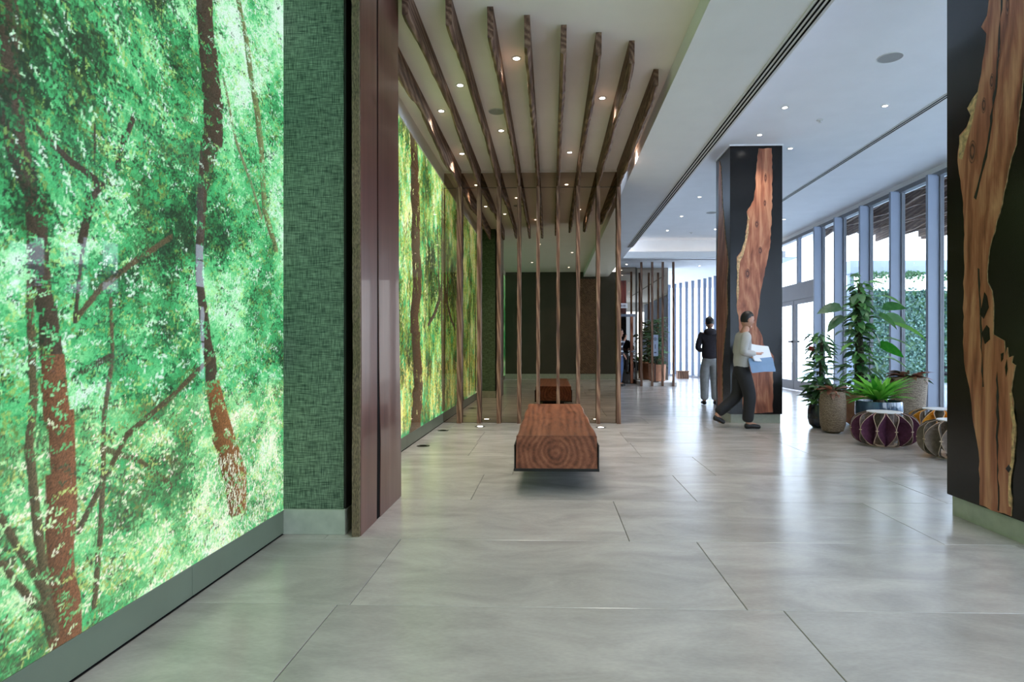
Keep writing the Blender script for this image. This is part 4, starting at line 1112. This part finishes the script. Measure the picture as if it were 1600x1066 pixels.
# the large leaves on long stalks: (stalk end x, y, z from pot base), direction, size
big = [((-0.30, -0.10, 1.32), (-1, -0.2, -0.05), 0.34, 'd'), ((-0.26, -0.12, 1.18), (-1, -0.3, -0.45), 0.34, 'd'), ((0.40, -0.15, 1.08), (1, -0.3, -0.35), 0.50, 'b'),
       ((0.30, -0.1, 1.32), (1, 0, 0.1), 0.30, 'm'), ((-0.02, -0.1, 1.78), (-0.8, -0.2, 0.15), 0.16, 'd'), ((0.12, -0.1, 1.68), (1, -0.1, 0.05), 0.26, 'm'), ((0.25, -0.15, 1.48), (1, -0.2, -0.2), 0.30, 'm'),
       ((-0.12, -0.12, 0.80), (-1, -0.4, -0.3), 0.28, 'b'), ((-0.2, -0.1, 0.98), (-1, -0.3, 0.0), 0.24, 'd'), ((0.22, -0.15, 0.78), (1, -0.4, -0.5), 0.36, 'b'), ((0.35, -0.1, 0.86), (1, -0.2, -0.1), 0.36, 'm'),
       ((0.2, -0.18, 1.2), (0.7, -0.6, -0.5), 0.32, 'm'), ((0.1, -0.2, 0.95), (0.3, -0.8, -0.7), 0.28, 'd'), ((-0.1, -0.18, 1.5), (-0.6, -0.5, -0.3), 0.24, 'd'), ((0.38, 0, 1.2), (1, 0.1, -0.3), 0.36, 'd'), ((0.05, -0.2, 0.6), (0.2, -0.8, -0.5), 0.3, 'm'), ((0.36, -0.12, 0.58), (1, -0.2, -0.3), 0.32, 'm')]
for (b, d, s, k) in big:
    me = {'d': L_HEART_D, 'm': L_HEART_M, 'b': L_HEART_B}[k]
    lf = link('large_leaf', me, t, mat=leaf_matrix(b, d, s, random.uniform(-0.9, 0.4)))
    MB().tube([(0.01, 0, b[2] - 0.10), (b[0] * 0.5, b[1] * 0.5, b[2] + 0.02), b], [0.008, 0.006, 0.005], 5).build('leaf_stalk', M['leaf_mid'], t)

# blue bowl with fern
t = pot('planter', [(0.17, 0), (0.23, 0.05), (0.275, 0.16), (0.29, 0.28), (0.285, 0.40), (0.28, 0.43)], 'blue_glaze', (4.42, 8.35, 0), 'wide blue glazed bowl behind the purple faceted stool')
t = thing('fern', 'bright green bird-nest fern spreading from the blue glazed bowl', 'plant', (4.42, 8.35, 0.40))
MB().lathe([(0.06, -0.01), (0.07, 0.04), (0.03, 0.08)], 10).build('crown', M['stem'], t)
def f(i):
    a = i * 2.4 + random.uniform(-.2, .2); e = random.uniform(0.35, 2.2)
    s = random.uniform(0.34, 0.52)
    return (0.04 * math.cos(a), 0.04 * math.sin(a), 0.03), (math.cos(a), math.sin(a), e), s, random.uniform(-.3, .3)
scatter(t, [L_FROND], 84, f)

# tall taupe planter on the right, bronze plant
t = pot('planter', [(0.15, 0), (0.18, 0.02), (0.205, 0.2), (0.225, 0.45), (0.24, 0.66), (0.242, 0.72)], 'tan_tall', (5.16, 8.95, 0), 'tall striated taupe planter at the right end of the plants')
t = thing('bronze_plant', 'plant with bronze and dark drooping leaves, in the tall taupe planter at the right', 'plant', (5.16, 8.95, 0.68))
MB().tube([(0, 0, -0.02), (0.0, 0, 0.14)], [0.03, 0.015], 6).build('stem', M['stem'], t)
def f(i):
    a = i * 2.4; e = random.uniform(-0.1, 1.0)
    return (0.07 * math.cos(a), 0.07 * math.sin(a), 0.02 + 0.04 * random.random()), (math.cos(a), math.sin(a), e), random.uniform(0.16, 0.30), random.uniform(-.4, .4)
scatter(t, [L_CROTON, L_CROTON, L_CROTON2], 46, f)

# plant in the far niche
t = pot('planter', [(0.20, 0), (0.24, 0.02), (0.26, 0.3), (0.27, 0.5), (0.27, 0.52)], 'terracotta', (3.26, 18.8, 0.11), 'pale terracotta pot on the white plinth of the distant display niche')
t = thing('bushy_plant', 'tall bushy dark green plant behind the distant timber posts', 'plant', (3.26, 18.8, 0.6))
MB().tube([(0, 0, -0.02), (0.0, 0, 1.2)], [0.03, 0.015], 6).build('stem', M['stem'], t)
def f(i):
    z = 0.05 + (i / 150) * 1.35; a = i * 2.4; r = random.uniform(0.0, 0.12)
    return (r * math.cos(a), r * math.sin(a), z), (math.cos(a), math.sin(a), random.uniform(-0.2, 0.9)), random.uniform(0.18, 0.32), random.uniform(-.5, .5)
scatter(t, [L_SLIM_D, L_SLIM_D, L_HEART_D], 150, f)

# ------------------------------------------------------------ faceted felt stools
def stool(loc, rz, col_in, col_out, label, H=0.395, Rm=0.365):
    t = thing('faceted_stool', label, 'stool', loc, rz, None)
    N = 12; n = 12
    cin = plain('felt_inside', col_in, 0.9, var=0.12, scale=30); cout = plain('felt_outside', col_out, 0.9, var=0.12, scale=30)
    edge = M['ply_edge']
    def build_strip(sgn):
        vs = []; fs = []; mi = []
        th = 0.006
        half = PI / N
        for i in range(n + 1):
            s = -1 + 2 * i / n                     # bottom .. top
            z = H / 2 + s * H / 2 * 0.985
            rr = 0.19 + (Rm - 0.19) * (max(0, 1 - abs(s) ** 2.6)) ** 0.62
            ang = sgn * half * (0.04 + 0.92 * math.cos(s * PI / 2) ** 1.15)
            ri = max(0.10, rr - 0.13 * math.cos(s * PI / 2) - 0.02)
            o = Vector((rr * math.cos(ang), rr * math.sin(ang), z)); q = Vector((ri, 0, z))
            tn = Vector((-math.sin(ang), math.cos(ang), 0)) * th * sgn
            vs += [o, q, q + tn * 0.3, o + tn]
        for i in range(n):
            a = i * 4; b = a + 4
            for (p0, p1, m_) in ((0, 1, 0), (1, 2, 2), (2, 3, 1), (3, 0, 2)):
                fs.append((a + p0, a + p1, b + p1, b + p0)); mi.append(m_)
        fs += [(3, 2, 1, 0), tuple(n * 4 + q for q in range(4))]; mi += [2, 2]
        mb = MB(); mb.v = [tuple(v) for v in vs]; mb.f = fs; mb.mi = mi
        return mb.mesh('felt_panel', [cin, cout, edge])
    A = build_strip(1); B = build_strip(-1)
    clip = MB().box(Rm - 0.006, Rm + 0.003, -0.016, 0.016, H / 2 - 0.005, H / 2 + 0.005).mesh('clip', edge)
    for k in range(N):
        m = Matrix.Rotation(2 * PI * k / N, 4, 'Z')
        link('felt_panel', A, t, mat=m); link('felt_panel', B, t, mat=m)
        link('clip', clip, t, mat=Matrix.Rotation(2 * PI * (k + 0.5) / N, 4, 'Z'))
    MB().lathe([(0.185, H - 0.012), (0.19, H - 0.006), (0.185, H + 0.001)], 32).build('top_disc', M['top_disc'], t)
    MB().lathe([(0.10, 0.0), (0.10, H - 0.012)], 12).build('core', cout, t)
    MB().lathe([(0.19, 0.0), (0.19, 0.008)], 28).build('base_disc', edge, t)
M['ply_edge'] = plain('pale_plywood_edge', rgb(196, 172, 150), 0.7)
M['top_disc'] = plain('pale_grey_top', rgb(206, 208, 212), 0.4)
stool((3.93, 7.30, 0), 0.1, rgb(92, 48, 74), rgb(122, 108, 100), 'round faceted stool with purple felt facets, in front of the fern')
stool((4.80, 7.66, 0), 0.2, rgb(214, 150, 40), rgb(122, 106, 88), 'round faceted stool with yellow felt facets, behind the grey one')
stool((4.24, 6.48, 0), 0.35, rgb(122, 108, 98), rgb(112, 102, 92), 'round faceted stool in grey-brown felt, partly behind the near column')

# ------------------------------------------------------------ people
M['skin'] = plain('skin', rgb(196, 146, 122), 0.5, var=0.04)
M['hair'] = plain('black_hair', rgb(24, 20, 20), 0.5, var=0.2, scale=60)
M['hoodie'] = plain('charcoal_hoodie', rgb(50, 46, 54), 0.9, var=0.1, scale=20)
M['jeans_grey'] = plain('pale_grey_trousers', rgb(164, 166, 168), 0.85, var=0.08, scale=14)
M['jeans_blue'] = plain('blue_jeans', rgb(66, 88, 124), 0.85, var=0.1, scale=14)
M['trousers_black'] = plain('black_trousers', rgb(34, 34, 38), 0.8, var=0.1)
M['shirt_pale'] = plain('pale_grey_shirt', rgb(186, 184, 182), 0.8, var=0.05)
M['shoe'] = plain('black_shoe', rgb(22, 22, 24), 0.4)
M['paper'] = plain('white_paper', rgb(232, 236, 244), 0.6, var=0.01)
M['folder'] = plain('pale_blue_folder', rgb(130, 160, 196), 0.5, var=0.03)
def stripes():
    m, nt, p = newmat('striped_shirt'); L = nt.links
    tc = nt.nodes.new('ShaderNodeTexCoord'); wv = nt.nodes.new('ShaderNodeTexWave'); wv.bands_direction = 'Z'; wv.inputs['Scale'].default_value = 2.2
    L.new(tc.outputs['Object'], wv.inputs['Vector'])
    r = nt.nodes.new('ShaderNodeValToRGB'); r.color_ramp.interpolation = 'CONSTANT'
    r.color_ramp.elements[0].color = rgb(40, 42, 58); r.color_ramp.elements[1].position = 0.78; r.color_ramp.elements[1].color = rgb(190, 196, 206)
    L.new(wv.outputs['Fac'], r.inputs[0]); L.new(r.outputs[0], p.inputs['Base Color']); p.inputs['Roughness'].default_value = 0.8
    return m
M['stripes'] = stripes()

def skin_mesh(name, verts, edges, radii, mat, sub=2, root=0):
    me = bpy.data.meshes.new(name); me.from_pydata(verts, edges, [])
    o = bpy.data.objects.new(name, me); C.objects.link(o)
    md = o.modifiers.new('skin', 'SKIN'); md.use_smooth_shade = True; md.branch_smoothing = 0.6
    for i, r in enumerate(radii):
        me.skin_vertices[0].data[i].radius = (r if hasattr(r, '__len__') else (r, r))
        me.skin_vertices[0].data[i].use_root = (i == root)
    sd = o.modifiers.new('sub', 'SUBSURF'); sd.levels = sub; sd.render_levels = sub
    dg = bpy.context.evaluated_depsgraph_get()
    out = bpy.data.meshes.new_from_object(o.evaluated_get(dg))
    bpy.data.objects.remove(o); bpy.data.meshes.remove(me)
    out.name = name; out.materials.clear(); out.materials.append(mat)
    out.polygons.foreach_set('use_smooth', [True] * len(out.polygons))
    return out

def ellipsoid(mb, c, r, nu=16, nv=10, zcut=None):
    P = []
    vs = []; fs = []
    for i in range(nv + 1):
        ph = -PI / 2 + PI * i / nv
        for k in range(nu):
            a = 2 * PI * k / nu
            vs.append((c[0] + r[0] * math.cos(ph) * math.cos(a), c[1] + r[1] * math.cos(ph) * math.sin(a), c[2] + r[2] * math.sin(ph)))
    for i in range(nv):
        for k in range(nu):
            k2 = (k + 1) % nu; fs.append((i * nu + k, i * nu + k2, (i + 1) * nu + k2, (i + 1) * nu + k))
    return mb.add(vs, fs)

def person(label, loc, rz, J, top, trousers, hair_long=False, hood=False, waist=0.86, scale=1.0):
    """J: joints in a frame facing -Y; pairs as (left, right)"""
    t = thing('person', label, 'person', loc, rz)
    t.scale = (scale,) * 3
    pel, spine, chest, neck, head = [Vector(J[k]) for k in ('pelvis', 'spine', 'chest', 'neck', 'head')]
    V = [pel, spine, chest, neck, head - Vector((0, 0, 0.05))]
    E = [(0, 1), (1, 2), (2, 3), (3, 4)]
    Rr = [(0.14, 0.10), (0.12, 0.09), (0.15, 0.10), 0.055, 0.062]
    for s in (0, 1):
        sh, el, wr = [Vector(J[k][s]) for k in ('shoulder', 'elbow', 'wrist')]
        hp, kn_, an, to = [Vector(J[k][s]) for k in ('hip', 'knee', 'ankle', 'toe')]
        b = len(V); V += [sh, el, wr, wr + (wr - el).normalized() * 0.08]; E += [(2, b), (b, b + 1), (b + 1, b + 2), (b + 2, b + 3)]; Rr += [0.062, 0.042, 0.028, (0.038, 0.018)]
        b = len(V); V += [hp, kn_, an, to]; E += [(0, b), (b, b + 1), (b + 1, b + 2), (b + 2, b + 3)]; Rr += [0.088, 0.058, 0.04, (0.04, 0.028)]
    body = skin_mesh('body', V, E, Rr, M['skin'])
    # head and hands are joined into the same mesh
    mb = MB()
    hd = head + Vector((0, 0, 0.03)); turn = Matrix.Rotation(J.get('turn', 0), 4, 'Z') @ Matrix.Rotation(J.get('nod', 0), 4, 'X')
    hm = MB(); ellipsoid(hm, (0, 0, 0), (0.076, 0.094, 0.118)); ellipsoid(hm, (0, -0.088, -0.01), (0.014, 0.022, 0.024), 8, 6)
    ellipsoid(hm, (-0.078, 0, -0.005), (0.012, 0.02, 0.032), 8, 6); ellipsoid(hm, (0.078, 0, -0.005), (0.012, 0.02, 0.032), 8, 6)
    ellipsoid(hm, (0, -0.06, -0.085), (0.04, 0.032, 0.035), 10, 6); ellipsoid(hm, (0, -0.086, -0.055), (0.024, 0.008, 0.008), 8, 4)
    mb.add([hd + (turn @ Vector(v)) for v in hm.v], hm.f)
    for s in (0, 1):
        el, wr = Vector(J['elbow'][s]), Vector(J['wrist'][s]); d = (wr - el).normalized()
        side = Vector(J.get('palm', (0, -1, 0))).cross(d)
        side = side.normalized() if side.length > 1e-3 else Vector((1, 0, 0))
        curl = side.cross(d).normalized()
        for k in range(4):
            b = wr + d * 0.10 + side * (k - 1.5) * 0.018; L_ = (0.058, 0.068, 0.063, 0.048)[k]
            mb.tube([b - d * 0.03, b, b + d * L_ * 0.5 + curl * 0.008, b + d * L_ * 0.85 + curl * 0.032], [0.009, 0.009, 0.008, 0.006], 6)
        b = wr + d * 0.035 + side * -0.03
        mb.tube([b + side * 0.012, b - side * 0.012 + d * 0.02, b - side * 0.016 + d * 0.055 + curl * 0.012], [0.011, 0.010, 0.007], 6)
    hmesh = mb.mesh('tmp', M['skin'], True)
    bm = bmesh.new(); bm.from_mesh(body); bm.from_mesh(hmesh); bm.to_mesh(body); bm.free()
    bo = link('body', body, t)
    # trousers
    V = [pel + Vector((0, 0, 0.13)), pel - Vector((0, 0, 0.03))]; E = [(0, 1)]; Rr = [(0.155, 0.11), (0.17, 0.125)]
    for s in (0, 1):
        hp, kn_, an = [Vector(J[k][s]) for k in ('hip', 'knee', 'ankle')]
        b = len(V); V += [hp - Vector((0, 0, 0.04)), (hp + kn_) / 2, kn_, (kn_ + an) / 2, an + Vector((0, 0, 0.0))]
        E += [(1, b)] + [(b + i, b + i + 1) for i in range(4)]; Rr += [0.125, 0.112, 0.096, 0.088, 0.084]
    link('trousers', skin_mesh('trousers', V, E, Rr, M[trousers]), t)
    V = [pel + Vector((0, 0, -0.13)), spine, chest, neck - Vector((0, 0, 0.035))]; E = [(0, 1), (1, 2), (2, 3)]; Rr = [(0.205, 0.155), (0.18, 0.135), (0.19, 0.135), (0.09, 0.075)]
    for s in (0, 1):
        sh, el, wr = [Vector(J[k][s]) for k in ('shoulder', 'elbow', 'wrist')]
        b = len(V); V += [sh, (sh + el) / 2, el, wr - (wr - el) * 0.12]; E += [(2, b), (b, b + 1), (b + 1, b + 2), (b + 2, b + 3)]; Rr += [0.088, 0.068, 0.062, 0.045]
    link('top', skin_mesh('top', V, E, Rr, M[top]), t)
    if hood:
        mb = MB(); n_ = neck + Vector((0, 0.07, -0.03)); ellipsoid(mb, n_, (0.125, 0.085, 0.075), 16, 8); mb.build('hood', M[top], t, smooth=True)
    # hair cap
    hm = MB(); ellipsoid(hm, (0, 0.012, 0.022), (0.086, 0.098, 0.112), 18, 12)
    vs = []
    for v in hm.v:
        v = Vector(v)
        if v.y < -0.02 and v.z < 0.06: v = Vector((v.x * 0.8, max(v.y, -0.035), max(v.z, 0.05)))
        if v.z < -0.06 and not hair_long: v.z = -0.06; v.y *= 0.9
        vs.append(hd + (turn @ v))
    mb = MB().add(vs, hm.f); mb.build('hair', M['hair'], t, smooth=True)
    # eyes and brows
    mb = MB()
    for s in (-1, 1):
        e = MB(); ellipsoid(e, (s * 0.03, -0.083, 0.008), (0.012, 0.006, 0.006), 8, 6); e.box(s * 0.03 - 0.016, s * 0.03 + 0.016, -0.092, -0.086, 0.026, 0.031)
        mb.add([hd + (turn @ Vector(v)) for v in e.v], e.f)
    mb.build('eyes', M['hair'], t)
    for s in (0, 1):
        an, to = Vector(J['ankle'][s]), Vector(J['toe'][s]); d = to - an; d.z = 0; d.normalize(); tilt = (to.z - 0.035)
        heel = an - d * 0.05
        V = [heel + Vector((0, 0, 0.045 - an.z + min(an.z, an.z - 0.05))), (an + to) / 2 - Vector((0, 0, 0.012)), to + d * 0.045]
        V[0] = Vector((heel.x, heel.y, an.z - 0.045)); V[2].z = to.z - 0.004
        link('shoe', skin_mesh('shoe', V, [(0, 1), (1, 2)], [(0.042, 0.045), (0.05, 0.044), (0.044, 0.030)], M['shoe']), t)
    return t

stand = dict(pelvis=(0, 0, .95), spine=(0, 0, 1.14), chest=(0, 0, 1.34), neck=(0, 0.0, 1.49), head=(0, -0.03, 1.61),
             shoulder=((-.17, 0, 1.42), (.17, 0, 1.42)), elbow=((-.24, 0.03, 1.13), (.24, 0.03, 1.13)), wrist=((-.12, -.22, 1.08), (.12, -.22, 1.08)),
             hip=((-.09, 0, .88), (.09, 0, .88)), knee=((-.10, -.01, .49), (.10, -.01, .49)), ankle=((-.105, .02, .09), (.105, .02, .09)), toe=((-.12, -.13, .035), (.12, -.13, .035)), turn=0.3, nod=0.45)
# the man with his back to us by the far column: faces away (+Y), slightly right
person('man seen from behind in a charcoal hoodie and pale grey trousers, left of the column', (3.17, 12.25, 0), R(172), stand, 'hoodie', 'jeans_grey', hood=True, scale=1.0)
# walker crossing in front of the column, heading right
walk = dict(pelvis=(0, 0, .93), spine=(0, -0.01, 1.12), chest=(0, -0.03, 1.31), neck=(0, -0.05, 1.46), head=(0, -0.09, 1.575),
            shoulder=((-.16, -0.03, 1.39), (.16, -0.03, 1.39)), elbow=((-.20, 0.04, 1.12), (.20, 0.02, 1.11)), wrist=((-.10, -.20, 1.10), (.12, -.22, 1.02)),
            hip=((-.085, 0, .86), (.085, 0, .86)), knee=((-.09, -.10, .48), (.09, 0.02, .48)), ankle=((-.09, -.06, .09), (.09, 0.34, .20)), toe=((-.09, -.21, .035), (.09, 0.26, .07)), turn=0.0, nod=0.3)
person('walking person in a pale grey shirt and black trousers carrying papers before the column', (2.70, 8.72, 0), R(90), walk, 'shirt_pale', 'trousers_black', scale=0.96)
def sheet(name, label, cat, mat, loc, rot, sx, sy, n=3):
    t = thing(name, label, cat, loc); t.rotation_euler = rot
    for k in range(n):
        o = MB().box(-sx / 2, sx / 2, -sy / 2, sy / 2, k * 0.004, k * 0.004 + 0.002).build('sheet', M[mat], t)
        o.rotation_euler = (0, 0, random.uniform(-0.12, 0.12))
sheet('papers', 'white papers held in front by the walking person', 'papers', 'paper', (2.955, 8.66, 1.06), (R(62), R(6), R(24)), 0.34, 0.26, 4)
sheet('folder', 'pale blue folder held low by the walking person', 'folder', 'folder', (2.935, 8.56, 0.905), (R(70), R(-6), R(12)), 0.36, 0.20, 2)
# striped person far left behind the last post
phone = dict(stand); phone.update(elbow=((-.22, -0.08, 1.15), (.24, 0.03, 1.13)), wrist=((-.12, -.20, 1.42), (.22, -.10, .95)), turn=0.0, nod=0.2)
person('person in a dark striped shirt and blue jeans standing by the dark doors', (2.02, 18.1, 0), R(70), phone, 'stripes', 'jeans_blue', scale=0.97)

# ------------------------------------------------------------ outside the glass
M['terrace'] = plain('pale_terrace', rgb(196, 206, 216), 0.6, var=0.03, scale=2)
M['beam_out'] = plain('pale_grey_render', rgb(150, 160, 176), 0.8, var=0.01)
M['white_out'] = plain('white_render', rgb(236, 240, 244), 0.8, var=0.01)
struct('terrace', 'pale paved terrace outside the tall windows', 'terrace', MB().box(XR + 0.08, 40, -14, 48, -0.1, -0.02), M['terrace'])
cp = thing('outdoor_canopy', 'white outdoor canopy with dark timber slats beneath, outside the windows', 'canopy', (XR + 0.1, 4, 4.3))
local(MB().box(XR + 0.1, 13.2, -2, 17.8, 4.48, 4.62), cp.location).build('canopy_slab', M['white_out'], cp)
for k in range(13):
    x = 6.95 + k * 0.42
    mb = MB(); n = 30; vs = []; fs = []
    y0_, y1_ = -1.0, 16.9 + 0.4 * math.sin(k * 1.7)
    for i in range(n + 1):
        y = y0_ + (y1_ - y0_) * i / n; zz_ = 4.14 + 0.05 * math.sin(i * 0.9 + k * 2.1) + 0.03 * math.sin(i * 2.3 + k)
        vs += [(x - 0.03, y, 4.48), (x - 0.03, y, zz_), (x + 0.03, y, zz_), (x + 0.03, y, 4.48)]
    for i in range(n):
        for q in range(4):
            q2 = (q + 1) % 4; fs.append((i * 4 + q, i * 4 + q2, (i + 1) * 4 + q2, (i + 1) * 4 + q))
    fs += [(3, 2, 1, 0), tuple(n * 4 + q for q in range(4))]
    local(mb.add(vs, fs), cp.location).build('slat', M['beam'], cp)
# frame holding the planted wall
gw = thing('planted_wall', 'tall wall covered in small green leaves across the terrace', 'green wall', (13.4, 20.0, 0))
local(MB().box(9.6, 22, 20.0, 20.25, 0, 2.98), gw.location).build('backing', M['leaf_dark'], gw)
vs = []; fs = []
for i in range(14000):
    x = random.uniform(9.58, 20); z = random.uniform(0.02, 3.02); y = 20.0 - random.uniform(0.0, 0.12)
    a = random.uniform(0, 2 * PI); s = random.uniform(0.05, 0.11); dx, dz = math.cos(a) * s, math.sin(a) * s
    px_, pz_ = -dz * 0.45, dx * 0.45; yy_ = random.uniform(-0.05, 0.05)
    b = len(vs)
    vs += [(x - 13.4, y - 20, z), (x + dx / 2 + px_ - 13.4, y + yy_ - 20 - .02, z + dz / 2 + pz_), (x + dx - 13.4, y - 20 + yy_, z + dz), (x + dx / 2 - px_ - 13.4, y - yy_ - 20 - .02, z + dz / 2 - pz_)]
    fs.append((b, b + 1, b + 2, b + 3))
me = bpy.data.meshes.new('foliage'); me.from_pydata(vs, [], fs)
def hedge_leaf():
    m, nt, p = newmat('planted_wall_leaf'); L = nt.links
    g = nt.nodes.new('ShaderNodeNewGeometry'); r = nt.nodes.new('ShaderNodeValToRGB')
    r.color_ramp.elements[0].color = rgb(36, 76, 64); r.color_ramp.elements[1].color = rgb(150, 186, 172)
    L.new(g.outputs['Random Per Island'], r.inputs[0]); L.new(r.outputs[0], p.inputs['Base Color']); p.inputs['Roughness'].default_value = 0.45
    return m
me.materials.append(hedge_leaf())
fo = link('foliage', me, gw); fo['kind'] = 'stuff'
pg = thing('terrace_frame', 'white overhead beam on posts with trailing vines, above the planted wall', 'pergola', (13, 19.3, 0))
local(MB().box(9.3, 24, 19.2, 19.6, 3.45, 3.85), pg.location).build('crossbeam', M['beam_out'], pg)
for x in (9.4, 12.75, 16.5, 20.5):
    local(MB().box(x - 0.06, x + 0.06, 19.3, 19.5, -0.02, 3.45), pg.location).build('post', M['beam_out'], pg)
vs = []; fs = []
for (cx_, wdt, dp) in ((9.7, 0.5, 0.7), (10.3, 0.7, 0.25), (11.2, .5, .2), (12.2, 0.6, 0.35), (12.8, 0.35, 1.1), (13.6, .5, .5), (15, .9, .5), (17, 1, .4)):
    for i in range(170):
        x = cx_ + random.gauss(0, wdt / 2.5); z = 3.47 - abs(random.gauss(0, dp / 2)) ; y = 19.18 + random.uniform(-0.05, 0.05)
        s = random.uniform(0.05, 0.1); a = random.uniform(0, 6.28); dx, dz = math.cos(a) * s, math.sin(a) * s; b = len(vs)
        vs += [(x - 13, y - 19.3, z), (x + dx / 2 - dz * .4 - 13, y - 19.33, z + dz / 2 + dx * .4), (x + dx - 13, y - 19.3, z + dz), (x + dx / 2 + dz * .4 - 13, y - 19.33, z + dz / 2 - dx * .4)]
        fs.append((b, b + 1, b + 2, b + 3))
me = bpy.data.meshes.new('vines'); me.from_pydata(vs, [], fs); me.materials.append(M['leaf_dark'])
vi = link('vines', me, pg); vi['kind'] = 'stuff'
# outdoor armchair glimpsed by the mullion
ac = thing('outdoor_chair', 'dark outdoor armchair on the terrace beyond the windows', 'chair', (11.2, 17.6, -0.02), 0.5)
MB().box(-0.33, 0.33, -0.33, 0.3, 0.38, 0.46).build('seat', M['trousers_black'], ac, bevel=0.02)
MB().box(-0.33, 0.33, 0.24, 0.34, 0.46, 0.95).build('backrest', M['trousers_black'], ac, bevel=0.02)
for s in (-1, 1):
    MB().box(s * 0.34 - 0.03, s * 0.34 + 0.03, -0.3, 0.3, 0.58, 0.63).build('armrest', M['trousers_black'], ac)
    for y in (-0.3, 0.28): MB().box(s * 0.34 - 0.02, s * 0.34 + 0.02, y - 0.02, y + 0.02, 0, 0.58).build('leg', M['black_metal'], ac)
